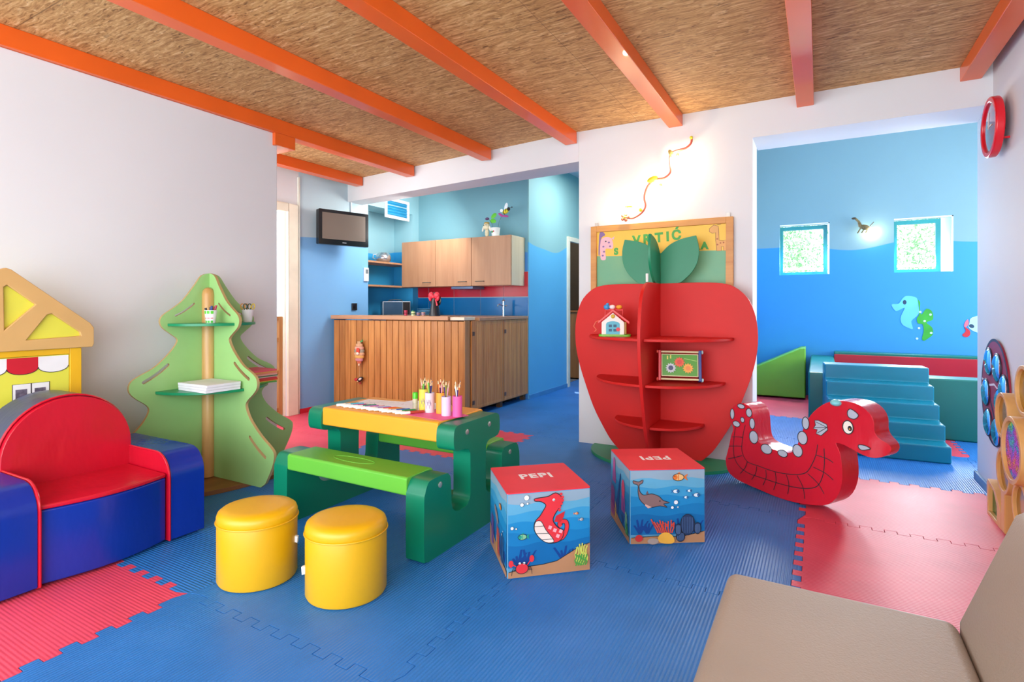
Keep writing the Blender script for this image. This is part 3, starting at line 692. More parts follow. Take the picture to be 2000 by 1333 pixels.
mb = MB(); mb.lathe([(.036, .03), (.036, 1.17), (.03, 1.195), (.015, 1.21), (0, 1.213)], PW, c=(.026, -.026, 0), n=24); mb.build('pole', t)
def halfdisc(rx, ry, n=28): return [(rx * math.cos(R(-90 + 180 * k / n)), ry * math.sin(R(-90 + 180 * k / n))) for k in range(n + 1)]
for z, rx, ry, l in ((.985, .26, .262, 'upper'), (.592, .35, .33, 'lower')):
    mb = MB(); mb.prism(halfdisc(rx, ry), z - .008, z + .008, DG, 'xy'); mb.build('shelf_board', t, bevel=.002, label='dark green %s shelf board' % l)
WB = wood('#7c4f2c', '#9c6a3e', 'y', 12, .4)
mb = MB(); mb.prism([(-.02 + .37 * math.cos(R(-90 + 180 * k / 36)), .13 + .585 * math.sin(R(-90 + 180 * k / 36))) for k in range(37)], .0, .026, WB, 'xy'); mb.build('foot_board', t, bevel=.006)
# pen cups on the tree
def pencup(loc, label, h, r0, r1, deco):
    t = thing('pen_cup', label, 'cup', loc)
    mb = MB(); mb.lathe([(0, 0), (r0, 0), (r1, h), (r1 * .93, h), (r0 * .9, .004), (0, .004)], M('#eef0f4', .35), n=24); b = mb.build('body', t)
    if deco:
        mb = MB()
        for z0, z1, c in ((h * .72, h * .95, '#5fd23a'), (h * .36, h * .42, '#d8405a'), (.02 * h, .2 * h, '#59c648')):
            for k, a in enumerate((-.9, -.2, .5)):
                vs_ = []; rr = lambda z: r0 + (r1 - r0) * z / h + .0006
                for zz in (z0, z1):
                    for q in range(5): an = R(-60) + a * .9 + q * .12; vs_.append((rr(zz) * math.cos(an), rr(zz) * math.sin(an), zz))
                mb.raw(vs_, [(q, q + 1, q + 6, q + 5) for q in range(4)], M(c))
        mb.build('print', b)
    return t
pencup((-3.20, 1.965, .9935), 'white cup with green print holding markers, left on the tree shelf', .078, .026, .035, True)
for k, (dx, dy, c, l) in enumerate(((-.016, -.016, '#15202a', 'black'), (-.004, .0, '#3a3548', 'dark violet'), (.006, .014, '#b8552e', 'rust brown'), (.014, -.004, '#2a4a8c', 'blue'), (.018, .016, '#b03050', 'crimson'))):
    mb = MB(); mb.tube([(-3.20 + dx * .5, 1.965 + dy * .5, 1.0), (-3.20 + dx, 1.965 + dy, 1.06 + .004 * k), (-3.20 + dx * 1.25, 1.965 + dy * 1.3, 1.085 + .004 * k)], .0065, M(c, .4), 10)
    mb.build('marker', label='%s capped marker in the printed cup on the tree shelf' % l, cat='marker', group='markers in the tree cup')
pencup((-3.24, 2.235, .9935), 'plain white cup holding scissors, at the right of the tree shelf', .078, .026, .035, False)
def scissors(loc, c, label, rz, lean):
    t = thing('scissors', label, 'scissors', loc, rz)
    for s_ in (-1, 1):
        mb = MB(); pts = [(s_ * .013 + .011 * math.cos(a), lean * (.11 + .018 * math.sin(a)), .095 + .018 * math.sin(a)) for a in [R(k * 30) for k in range(12)]]
        mb.tube(pts, .0032, M(c, .4), 8, closed=True); mb.build('handle', t)
    mb = MB(); mb.tube([(-.01, lean * .08, .078), (.004, 0, .01)], .004, M('#b8bcc2', .3, metal=.9), 6); mb.tube([(.01, lean * .08, .078), (-.004, 0, .01)], .004, M('#b8bcc2', .3, metal=.9), 6); mb.build('blades', t)
scissors((-3.24, 2.235, .998), '#1f4a3e', 'dark green handled scissors in the plain white cup', R(60), .1)
scissors((-3.232, 2.245, .998), '#d8c23c', 'yellow handled scissors in the plain white cup, right pair', R(20), .15)
scissors((-3.249, 2.226, .998), '#d79a4a', 'orange handled scissors in the plain white cup, left pair', R(80), .12)
# paper
for k in range(3):
    mb = MB(); mb.box(-.14, -.105, 0, .14, .105, .0145, M('#eceef8', .6)); mb.build('paper_ream', label='white paper pile on the lower tree shelf, %s of three' % ['bottom', 'middle', 'top'][k], cat='paper', loc=(-3.155, 1.93, .6005 + k * .0152), rot=(0, 0, R((k - 1) * 1.2)), bevel=.001, seg=1)
cols = [('#5aa84a', 'leaf green'), ('#e8c84a', 'yellow'), ('#d64530', 'orange red'), ('#c8324a', 'crimson'), ('#d8d0c0', 'cream'), ('#3f7a55', 'dark green'), ('#e6a6a0', 'pale pink'), ('#e08a6a', 'salmon'), ('#e0b254', 'ochre'), ('#d8566a', 'rose')]
z = .6005
for k, (c, l) in enumerate(cols):
    th = (.009, .005, .013, .008, .006, .007, .010, .009, .006, .012)[k]
    mb = MB(); mb.box(-.105, -.13, 0, .105, .13, th - .0006, M(c, .6)); mb.build('paper_pad', label='%s coloured paper pad in the stack at the right of the lower tree shelf' % l, cat='paper', loc=(-3.20, 2.215 + .003 * ((k * 7) % 3), z), rot=(0, 0, R((k * 5) % 7 - 3))); z += th

# ================================================================== HOUSE CABINET
HW = M('#cfa768', .5, .05); HY = M('#dcdc4a', .45, .03); HO = M('#e8b412', .45)
t = thing('house_cabinet', 'yellow play house cabinet with tan gabled roof behind the kids sofa', 'play house', (-3.30, 1.04, 0))
mb = MB(); mb.box(-.24, -.285, .0, -.02, .285, .885, HO)
mb.box(-.02, .255, 0, 0, .305, .885, HO); mb.box(-.02, -.305, 0, 0, -.255, .885, HO); mb.box(-.02, -.255, .855, 0, .255, .885, HO)
mb.build('frame', t, bevel=.003)
mb = MB(); mb.box(-.02, -.253, .01, -.006, .253, .853, HY); d = mb.build('front_panel', t)
mb = MB(); RD = M('#c8102a', .4); WT = M('#e8eaee', .45); BKL = M('#23202a', .5)
wy = [-.253, -.138, -.018, .09, .20, .253]; cc = [WT, RD, WT, RD, WT]
sw = [(-.253, -.14, RD), (-.14, -.02, WT), (-.245, -.12, RD)]
edges = [-.24, -.115, 0.01, .128, .25]
for k in range(4):
    y0, y1 = edges[k], edges[k+1]; m = [RD, WT, RD, WT][k] if True else WT
    m = (WT, RD, WT, RD)[(k + 1) % 2 * 1] if False else (RD if k in (0, 2) else WT)
    cy = (y0 + y1) / 2; hw = (y1 - y0) / 2
    poly = [(y1, .85), (y0, .85), (y0, .80)] + [(cy - hw * math.cos(R(180 * q / 12)), .80 - .03 * math.sin(R(180 * q / 12))) for q in range(1, 12)] + [(y1, .80)]
    mb.prism(poly, -.0055, -.004, m, 'yz'); mb.line(poly[2:], .003, -.0035, BKL, 'yz')
mb.build('awning_print', d)
mb = MB()
for y0 in (.03, .102):
    mb.box(-.0055, y0, .60, -.004, y0 + .07, .725, WT); mb.line([(y0, .60), (y0 + .07, .60), (y0 + .07, .725), (y0, .725)], .003, -.0035, BKL, 'yz', True)
    mb.box(-.004, y0 + .012, .63, -.003, y0 + .055, .70, M('#5d5568', .5, .6, 60))
mb.build('window_print', d)
# roof: tan plate with raised ribs and yellow infill
roof = [(-.35, .885), (.345, .885), (.352, .90), (.352, .985), (.335, 1.01), (.02, 1.268), (0, 1.275), (-.02, 1.268), (-.335, 1.01), (-.352, .985), (-.352, .90)]
h1 = [(.045, .935), (.275, .935), (.30, .948), (.155, 1.075), (.14, 1.075)]; h1 = [(.075, .935), (.295, .945), (.29, .965), (.175, 1.06), (.155, 1.055)]
h2 = [(-.005, .985), (.11, 1.105), (.005, 1.195), (-.008, 1.185)]
t_r = MB(); t_r.prism(roof, .0, .02, HW, 'yz', [h1, h2]); t_r.build('roof', t, bevel=.004, seg=2)
mb = MB(); mb.prism([(-.33, .90), (.33, .90), (.33, .98), (0, 1.25), (-.33, .98)], -.012, .002, HY, 'yz'); mb.build('roof_backing', t)

# ================================================================== KIDS SOFA
FB = foam('#0a2f9a', .25, .25); FR = foam('#c4102c', .25, .35); FDK = foam('#24346a', .3, .2)
t = thing('kids_sofa', 'childrens foam sofa in red and blue vinyl with a rounded red back', 'sofa', (-2.95, 1.17, 0))
# local: x to the room (+), y along the wall
def armpoly(r=.11): return [(-.30, .012), (.335, .012), (.335, .41 - r)] + [(.335 - r + r * math.cos(R(90 * k / 6)), .41 - r + r * math.sin(R(90 * k / 6))) for k in range(1, 7)] + [(-.30, .405)]
for s_ in (-1, 1):
    mb = MB(); y0, y1 = (s_ * .247, s_ * .403); mb.prism(armpoly(), min(y0, y1), max(y0, y1), FB, 'xz'); a = mb.build('arm', t, bevel=.012, seg=3)
    mb = MB(); yi = s_ * .244; mb.prism([(x * .99, z - .004) for x, z in armpoly(.105)], yi - .005, yi + .005, FR, 'xz'); mb.build('inner_side', a, bevel=.004, label='red inner side of the arm')
    mb = MB(); mb.tube([(x, s_ * .24, z) for x, z in armpoly()[1:]], .005, FR, 8); mb.build('piping', a)
seat = [(-.20, -.235)] + [(.315 + .045 * math.sin(R(180 * k / 12)), -.235 + .47 * k / 12) for k in range(13)] + [(-.20, .235)]
mb = MB(); mb.prism(seat, .012, .302, FB, 'xy'); mb.build('seat_base', t, bevel=.008, label='blue seat front')
mb = MB(); mb.prism([(x * 1.008, y) for x, y in seat], .303, .322, FR, 'xy'); o = mb.build('seat_cushion', t, bevel=.007, label='red seat top')
dome = [(.255, .03), (.255, .43)] + [(.255 * math.cos(R(180 * k / 24)), .43 + .262 * math.sin(R(180 * k / 24))) for k in range(1, 24)] + [(-.255, .43), (-.255, .03)]
dome_in = [(y * .985, z if z < .43 else .43 + (z - .43) * .975) for y, z in dome]
mb = MB(); mb.prism(dome, -.29, -.055, FDK, 'yz'); mb.build('backrest', t, bevel=.02, seg=4, label='navy blue rounded backrest shell')
mb = MB(); mb.prism([(y * .97, z if z < .43 else .43 + (z - .43) * .965) for y, z in dome], -.06, -.018, FR, 'yz'); b = mb.build('back_cushion', t, bevel=.018, seg=4, label='red front of the backrest')
mb = MB(); mb.tube([(-.05, y * .995, .43 + (z - .43) * .99) for y, z in dome[1:-1]], .005, FR, 8); mb.build('back_piping', b)

# ================================================================== STOOLS
YEL = M('#dba80a', .38, .03, 4, .06, 40)
t = thing('foam_stool', 'left yellow oval foam stool standing by the kids sofa', 'stool', (-1.985, 1.415, 0), .6, 'yellow foam stools')
mb = MB(); prof = [(.135, 0), (.146, .004), (.151, .014), (.151, .235), (.149, .24)]
mb.lathe(prof, YEL, n=56, sy=.94); mb.build('body', t, label='plain yellow drum')
mb = MB(); mb.lathe([(.149, .238), (.152, .242), (.152, .262), (.147, .276), (.134, .286), (.10, .290), (0, .2925)], YEL, n=56, sy=.94); lid = mb.build('cushion_top', t)
mb = MB(); mb.tube([(.1535 * math.cos(R(a)), .1535 * .94 * math.sin(R(a)), .2405) for a in range(0, 360, 8)], .0035, YEL, 8, True); mb.build('piping', lid)
def tag(par, a, z, rz, h):
    mb = MB(); r = .15
    x, y = r * math.cos(a), r * .94 * math.sin(a)
    mb.M = Matrix.Translation((x, y, z)) @ Matrix.Rotation(rz, 4, 'Z')
    mb.prism([(-.004, 0), (.013, -.003), (.011, -h), (-.004, -h * .9)], -.006, .006, M('#e9ecee', .6), 'xz'); mb.build('care_tag', par)
t2 = dup(t, (-1.585, 1.51, 0), .6, 'right yellow oval foam stool standing in front of the picnic bench')
tag(t, R(-4), .165, R(-6), .028); tag(t2, R(190), .115, R(180), .032)

# ================================================================== PICNIC TABLE
PG = M('#087a5a', .3, .04, 4); PGD = PG; LG = M('#63b83a', .4, .04, 4); TY = M('#eda428', .42, .04, 4)
t = thing('picnic_table', 'childrens plastic picnic table with yellow top, green benches and dark green ends', 'table', (-1.94, 2.24, 0))
hp = [(0, .545), (.165, .545), (.19, .536), (.203, .515), (.205, .46), (.195, .435), (.17, .425), (.10, .42), (.075, .40), (.07, .37), (.07, .20), (.085, .165), (.115, .15), (.17, .15), (.205, .165), (.222, .20), (.228, .31), (.24, .335), (.265, .347), (.365, .347), (.395, .335), (.413, .30), (.42, .26), (.42, .03), (.41, .008), (.39, 0), (0, 0)]
hp2 = smooth(hp[1:-1], 3, False)
full = [(a, b) for a, b in hp2] + [(-a, b) for a, b in hp2[::-1]]
for s_ in (-1, 1):
    mb = MB(); x0, x1 = s_ * .385, s_ * .485; mb.prism(full, min(x0, x1), max(x0, x1), PG, 'yz'); e = mb.build('end_frame', t, bevel=.014, seg=3)
    for (y, z) in ((-.10, .50), (.10, .50), (-.31, .31), (.31, .31)):
        mb = MB(); mb.lathe([(0, .0), (.013, 0), (.013, .003), (.008, .005), (0, .004)], M('#a9b0a8', .35, metal=.6), n=18)
        mb.build('bolt', e, loc=(s_ * .4855, y, z), rot=(0, R(90) * s_, 0))
mb = MB(); mb.prism([(-.187, .552), (.187, .552), (.195, .545), (.195, .462), (.188, .456), (-.188, .456), (-.195, .462), (-.195, .545)], -.386, .386, TY, 'yz'); mb.build('table_top', t, bevel=.004, label='yellow table top')
for s_ in (-1, 1):
    mb = MB(); c = s_ * .325; mb.prism([(c - .083, .353), (c + .083, .353), (c + .091, .346), (c + .091, .278), (c + .085, .272), (c - .085, .272), (c - .091, .278), (c - .091, .346)], -.386, .386, LG, 'yz'); b = mb.build('bench_seat', t, bevel=.004, label='light green bench seat')
    mb = MB(); mb.tube([(.13 * math.cos(R(a)) - .02, c + .035 * math.sin(R(a)), .353) for a in range(0, 360, 10)], .0018, LG, 6, True); mb.build('embossed_oval', b)
mb = MB(); mb.box(-.385, -.03, .10, .385, .03, .16, PG); mb.build('stretcher', t, bevel=.006)

# ---- things on the table (top at z=.552)
ZT = .5525
SHP = M('#e85a9c', .55)
for k, (x, y, a, cols_, l) in enumerate(((-2.13, 2.27, 8, '#f2f1f4', 'white colouring sheet with grey drawing, behind the row of markers'), (-1.90, 2.335, -6, '#eeeef6', 'white colouring sheet with small coloured dots, behind the pencil cups'))):
    mb = MB(); mb.box(-.145, -.10, 0, .145, .10, .0012, M(cols_, .6))
    random.seed(40 + k)
    for q in range(26):
        x_, y_ = random.uniform(-.11, .11), random.uniform(-.07, .07)
        if k == 0: mb.line([(x_, y_), (x_ + random.uniform(-.03, .03), y_ + random.uniform(-.02, .02)), (x_ + random.uniform(-.03, .03), y_ + random.uniform(-.02, .02))], .0015, .0014, M('#8c8c98'), 'xy')
        else: mb.flat(circ(x_, y_, random.uniform(.002, .005), n=8), .0014, M(random.choice(['#5c6aa8', '#c84a5a', '#6fae5a', '#8a8a94'])), 'xy')
    mb.build('colouring_sheet', label=l, cat='paper', loc=(x, y, ZT + k * .0015), rot=(0, 0, R(a)))
mb = MB(); mb.prism([(-.20, -.09), (.17, -.125), (.215, .035), (-.02, .11)], 0, .0015, SHP, 'xy'); mb.build('pink_sheet', label='bright pink paper sheet under the pencil cups on the table', cat='paper', loc=(-1.73, 2.21, ZT))
mcol = [('#2a9a9c', 'teal'), ('#57b8d8', 'sky blue'), ('#c43a86', 'magenta'), ('#39306a', 'dark violet'), ('#1f8f6a', 'sea green'), ('#b079c8', 'lilac'), ('#e06a8a', 'pink'), ('#8fc6e8', 'pale blue'), ('#a868b8', 'purple'), ('#e05a2a', 'orange red'), ('#e8a040', 'orange'), ('#4a5ab8', 'royal blue'), ('#2f6fc0', 'blue'), ('#2f8a4a', 'green'), ('#7a3a28', 'brown'), ('#b0402e', 'rust')]
t0 = thing('felt_marker', '', 'marker'); 
mb = MB(); mb.lathe([(0, 0), (.0055, 0), (.0075, .003), (.0075, .046), (.0066, .048)], M('#f0f0ea', .4), n=14); body0 = mb.build('barrel', t0, rot=(R(-90), 0, 0), loc=(0, 0, .0072))
for k, (c, l) in enumerate(mcol):
    if k == 0: tt = t0
    else:
        tt = t0.copy(); C.objects.link(tt); b = body0.copy(); b.parent = tt; C.objects.link(b)
    f_ = k / 15.0
    tt.location = (-2.27 + .45 * f_, 2.09 + .008 * math.sin(k * 2.1), ZT + .0016); tt.rotation_euler = (0, 0, R(-38 + 5 * math.sin(k * 1.7)))
    tt['label'] = '%s felt tip marker lying in the row at the left edge of the table' % l; tt['category'] = 'marker'; tt['group'] = 'felt tip markers in a row'
    mb = MB(); mb.lathe([(.0064, .047), (.0068, .05), (.0068, .115), (.005, .12), (0, .12)], M(c, .4), n=14); mb.build('cap', tt, rot=(R(-90), 0, 0), loc=(0, 0, .0072))
# cups with pencils
ZC = ZT + .0016
cups = [(-1.72, 2.20, .115, '#e2d24c', 'yellow', True), (-1.695, 2.165, .105, '#d9ccd6', 'pale grey', True), (-1.655, 2.185, .105, '#f0a030', 'orange', False), (-1.60, 2.165, .095, '#dcc4e4', 'pale lilac', False), (-1.555, 2.185, .10, '#ea5aa0', 'pink', False)]
cups = [(-1.790, 2.235, .112, '#e2d24c', 'yellow', True), (-1.735, 2.215, .100, '#d9ccd6', 'pale grey', True), (-1.672, 2.225, .104, '#f0a030', 'orange', False), (-1.612, 2.19, .094, '#dcc4e4', 'pale lilac', False), (-1.552, 2.20, .100, '#ea5aa0', 'pink', False)]
pc = [('#5a2a4a', 'plum'), ('#e8b84a', 'golden'), ('#2a4a2e', 'dark green'), ('#d8dce0', 'white'), ('#3a5a8c', 'navy'), ('#e07a3a', 'orange'), ('#2b1b16', 'dark brown'), ('#b8342e', 'red'), ('#4a2a6a', 'violet'), ('#8a8a3a', 'olive'), ('#1c1c22', 'black'), ('#e8a0b0', 'pale pink'), ('#6ab04a', 'lime green'), ('#2f8fc0', 'sky blue')]
sets = [[0, 1, 2, 3, 11, 9, 12], [13, 4, 3, 1, 12, 8], [6, 7, 10, 5, 0, 11, 1], [2, 5, 8, 9, 11, 3], [1, 10, 3, 8, 5, 4, 11]]
for k, (x, y, h, c, cn, deco) in enumerate(cups):
    r = .024
    mb = MB(); mb.lathe([(0, 0), (r, 0), (r, h), (r * .93, h), (r * .93, .004), (0, .004)], M(c, .5), n=26)
    cup = mb.build('pencil_cup', label='%s paper covered cup full of pencils on the pink sheet' % cn, cat='cup', loc=(x, y, ZC), group='pencil cups on the picnic table')
    if deco:
        mb = MB(); rr = r + .0006
        for q in range(9):
            a = R(-95 + q * 7); z0 = .02 + .03 * abs(math.sin(q * 1.9)); vs_ = [(rr * math.cos(b), rr * math.sin(b), zz) for zz in (z0, z0 + .018) for b in (a, a + .07)]
            mb.raw(vs_, [(0, 1, 3, 2)], M('#7a6a86'))
        mb.build('drawing', cup)
    for q, pi in enumerate(sets[k]):
        pcx, pn = pc[pi]; a = 2 * math.pi * q / len(sets[k]) + k * .7; L = .150 + .022 * ((q * 37 + k * 11) % 5) / 4
        base = Vector((x - .012 * math.cos(a), y - .012 * math.sin(a), ZC + .005)); d = Vector((.17 * math.cos(a), .17 * math.sin(a), 1)).normalized()
        top = base + d * L
        pt = thing('pencil', '%s pencil standing tip up in the %s cup' % (pn, cn), 'pencil', base, 0, 'pencils in the cups')
        mb = MB(); mb.tube([(0, 0, 0), d * (L - .022)], .0042, M(pcx, .4), 6); mb.build('shaft', pt)
        mb = MB(); mb.tube([d * (L - .022), d * (L - .006)], [.0042, .0016], M('#e8c79a', .6), 8); mb.tube([d * (L - .005), d * L], [.0016, .0003], M(pcx, .5), 8); mb.build('tip', pt)
t = thing('glue_stick', 'small glue bottle with bright green cap left of the yellow pencil cup', 'glue', (-1.838, 2.225, ZC))
mb = MB(); mb.lathe([(0, 0), (.013, 0), (.0135, .06), (.012, .062)], M('#b9b49a', .4, .3, 40), n=20); mb.build('body', t)
mb = MB(); mb.lathe([(.0145, .06), (.0145, .088), (.012, .092), (0, .092)], M('#4bc01e', .35), n=20); mb.build('cap', t)

# ================================================================== PRINTED CUBES
CW = .3533; CH_ = .345; hc = CW / 2
def cprint(): return MB()
K = M('#20222a', .5); SEA = [M(c, .45) for c in ('#8fa6b8', '#5fa6c8', '#3b98c8', '#1d86c0', '#1478b4', '#0f68a6')]
NAVY = M('#123f86', .45); SAND = M('#b8845c', .5); WHT = M('#e8eef2', .4); PK = M('#e2343c', .45)
def sea_side(mb, t, sgn, seed):
    """banded water, weeds and sand on a side; t=plane offset, sgn=outward"""
    random.seed(seed); o = [0]
    def lay(): o[0] += 1; return t + sgn * .0003 * o[0]
    H = CH_ - .007; zs = [H, .30, .262, .222, .18, .135, .06]
    e = hc - .003
    for k in range(6):
        top = [(-e + 2 * e * i / 12, zs[k] + (.006 * math.sin(i * .9 + k * 1.7 + seed) if k else 0)) for i in range(13)]
        mb.flat(top + [(e, .045), (-e, .045)], lay() - sgn * .0001, SEA[k])
    for k in range(6):
        x = random.uniform(-e + .03, e - .03)
    y_ = lay()
    for cx in (-.13, -.095, .06, .13):
        for q in range(4):
            a = R(90 + (q - 1.5) * 22); L = random.uniform(.04, .075); mb.flat([(cx - .007, .05), (cx + .007, .05), (cx + L * math.cos(a) + .003, .05 + L * math.sin(a)), (cx + L * math.cos(a) - .006, .048 + L * math.sin(a))], y_ + sgn * .00003 * q, NAVY)
    return lay
def sand(mb, y, pts): 
    e = hc - .003
    mb.flat([(-e, .004)] + [(-e, pts[0][1])] + pts[1:-1] + [(e, pts[-1][1])] + [(e, .004)], y, SAND); mb.line(pts, .003, y * 1.0 + (.0002 if y > 0 else -.0002), K)
def fish(mb, lay, cx, cz, L, c, c2, d=1, stripes=True):
    y = lay(); b = circ(cx, cz, L * .32, L * .2, 18); mb.flat([(cx - d * L * .22, cz), (cx - d * L * .55, cz + L * .2), (cx - d * L * .45, cz), (cx - d * L * .55, cz - L * .2)], y, M(c)); 
    mb.flat([(cx - L * .1, cz + L * .16), (cx + L * .06, cz + L * .30), (cx + L * .14, cz + L * .14)], y, M(c))
    y = lay(); mb.flat(b, y, M(c2)); mb.flat(circ(cx + d * L * .18, cz, L * .14, L * .15, 12), lay(), M(c)); y = lay(); mb.line(b, L * .035, y, K, closed=True)
    mb.flat(circ(cx + d * L * .2, cz + L * .05, L * .03, n=8), y, K)
    if stripes: mb.line([(cx, cz + L * .15), (cx, cz - L * .15)], L * .05, y, M(c))
def bubbles(mb, lay, pts):
    y = lay()
    for x, z, r in pts: mb.flat(circ(x, z, r, n=14), y, WHT); mb.line(circ(x, z, r, n=14), .0012, y + (.0002 if y > 0 else -.0002), K, closed=True)
def cube(loc, rz, label, flip):
    t = thing('printed_cube', label, 'foam cube', loc, rz, 'printed sea cubes'); edge = M('#5f9cc0', .45)
    mb = MB(); mb.box(-hc, -hc, 0, hc, hc, CH_ - .002, edge); mb.build('block', t, bevel=.004, seg=3)
    TOPR = M('#e8303e', .5)
    mb = MB(); mb.prism(rrect(-hc - .001, -hc - .001, hc + .001, hc + .001, .008), CH_ - .004, CH_ + .001, TOPR, 'xy')
    def warp(v): return Vector((v.x, v.y * (1 + .9 * abs(v.x) / .08 * .25) + .10 * (-(v.x / .08) ** 2) * .06, v.z))
    textmesh(mb, 'PEPI', .074, Matrix.Translation((-.005 if not flip else .0, .015 if not flip else .0, CH_ + .0016)) @ Matrix.Rotation(R(180) if flip else R(0), 4, 'Z'), M('#f6f4f6', .4), .0030, 0, warp)
    mb.build('top_panel', t, label='red top with white lettering'); return t
def face(t, k, fn, seed):
    """k=0 front (-y), 1 left (-x)"""
    mb = MB(); mb.clip = (hc - .003, .004, CH_ - .007)
    if k == 1: mb.M = Matrix.Rotation(R(-90), 4, 'Z')
    fn(mb, seed); mb.build('side_print', t)
Y0 = -hc - .0006
def weedcols(mb, lay, x, c, n, h, seed):
    random.seed(seed); y = lay()
    for q in range(n):
        bx = x + (q - n / 2) * .009; pts = [(bx + .004 * math.sin(w * 1.6 + q), .03 + h * w / 6 * random.uniform(.85, 1.1)) for w in range(7)]
        mb.line(pts, .006, y - .00004 * q, c)
def f1(mb, seed):      # generic seahorse, crab, corals
    lay = sea_side(mb, Y0, -1, seed)
    sand(mb, lay(), [(-.170, .028), (-.10, .045), (-.03, .047), (.03, .055), (.08, .08), (.13, .105), (.170, .115)]); lay()
    q = lambda x, y: ((x - 573) / 695 * CW, (1 - (y - (445 - (x - 228) * .072)) / 735) * CH_)
    def P(*a): return [q(*v) for v in a]
    # curled tail, body, head of a plain seahorse
    y = lay(); tail = smooth(P((600, 860), (680, 830), (715, 760), (712, 700), (680, 690), (655, 712), (668, 735)), 4, False)
    mb.line(tail, .020, y, K)
    y = lay(); mb.line(tail, .015, y, PK)
    body = smooth(P((560, 470), (620, 440), (668, 470), (680, 520), (655, 570), (620, 620), (600, 680), (640, 740), (690, 770), (680, 830), (640, 868), (560, 875), (490, 830), (445, 760), (450, 690), (490, 640), (520, 590), (540, 545), (500, 515), (450, 510), (448, 490), (500, 480)), 3)
    mb.flat(body, lay(), PK); y = lay(); mb.line(body, .0035, y, K, closed=True)
    belly = smooth(P((455, 690), (500, 685), (540, 760), (600, 840), (600, 870), (540, 868), (480, 820), (445, 755)), 3); y = lay(); mb.flat(belly, y, M('#efdcd0')); y = lay(); mb.line(belly, .0025, y, K, closed=True)
    for a, b in (((445, 730), (525, 725)), ((455, 790), (565, 790)), ((495, 845), (600, 840))): mb.line(P(a, b), .002, y, K)
    for cx, cy in ((575, 740), (615, 765), (640, 815), (665, 775)): mb.flat(circ(*q(cx, cy), .010, n=4, a0=.4), y, M('#f0a8b0'))
    mb.flat(P((625, 640), (700, 600), (690, 650), (660, 700), (610, 690)), y, M('#c8242e')); 
    for k in range(6): mb.flat(circ(*q(668 + 14 * math.sin(k), 450 + k * 28), .006, n=10), y, PK)
    mb.flat(circ(*q(606, 500), .0055, n=12), lay(), WHT); mb.flat(circ(*q(608, 502), .0025, n=8), lay(), K)
    bubbles(mb, lay, [(*q(380, 480), .011), (*q(342, 540), .008), (*q(388, 530), .005), (*q(262, 740), .007), (*q(295, 745), .004)])
    fish(mb, lay, *q(345, 815), .056, '#1f9a84', '#7fb890', -1); fish(mb, lay, *q(797, 620), .026, '#d8703a', '#e8b890', 1); fish(mb, lay, *q(838, 672), .028, '#8a8f9a', '#c8ccd0', 1)
    # crab
    y = lay(); c = q(340, 1080)
    for s_ in (-1, 1):
        for k in range(3): mb.line([(c[0] + s_ * .02, c[1] - .004 * k), (c[0] + s_ * (.036 + .002 * k), c[1] + .004 - .006 * k), (c[0] + s_ * .042, c[1] - .012 - .007 * k)], .0022, y, K)
        cl = (c[0] + s_ * .043 - .002, c[1] + (.036 if s_ > 0 else .022)); mb.line([(c[0] + s_ * .02, c[1] + .008), cl], .004, y, PK); mb.flat(circ(*cl, .010, .014, 14), lay(), PK)
    mb.flat(circ(*c, .026, .021, 20), lay(), PK); y = lay(); mb.line(circ(*c, .026, .021, 20), .0025, y, K, closed=True)
    for s_ in (-1, 1): mb.flat(circ(c[0] + s_ * .009, c[1] + .021, .005, n=10), y, WHT)
    weedcols(mb, lay, .138, M('#c8cc5a'), 6, .085, 5); weedcols(mb, lay, .136, M('#4f9a3c'), 6, .045, 9)
def f1l(mb, seed):
    lay = sea_side(mb, Y0, -1, seed); sand(mb, lay(), [(-.170, .10), (-.10, .075), (0, .05), (.08, .04), (.170, .028)]); lay()
    fish(mb, lay, .06, .25, .06, '#d8703a', '#e0b060', 1); mb.flat(circ(-.02, .19, .05, .018, 18, rot=-.6), lay(), M('#8a7a80'))
    weedcols(mb, lay, .10, M('#2f4f7a'), 7, .12, 3); weedcols(mb, lay, .02, M('#c8503c'), 7, .12, 4); weedcols(mb, lay, -.10, M('#7a4a9a'), 6, .13, 6); weedcols(mb, lay, .0, M('#e0a040'), 3, .07, 8)
    bubbles(mb, lay, [(.10, .15, .006), (.12, .17, .004)])
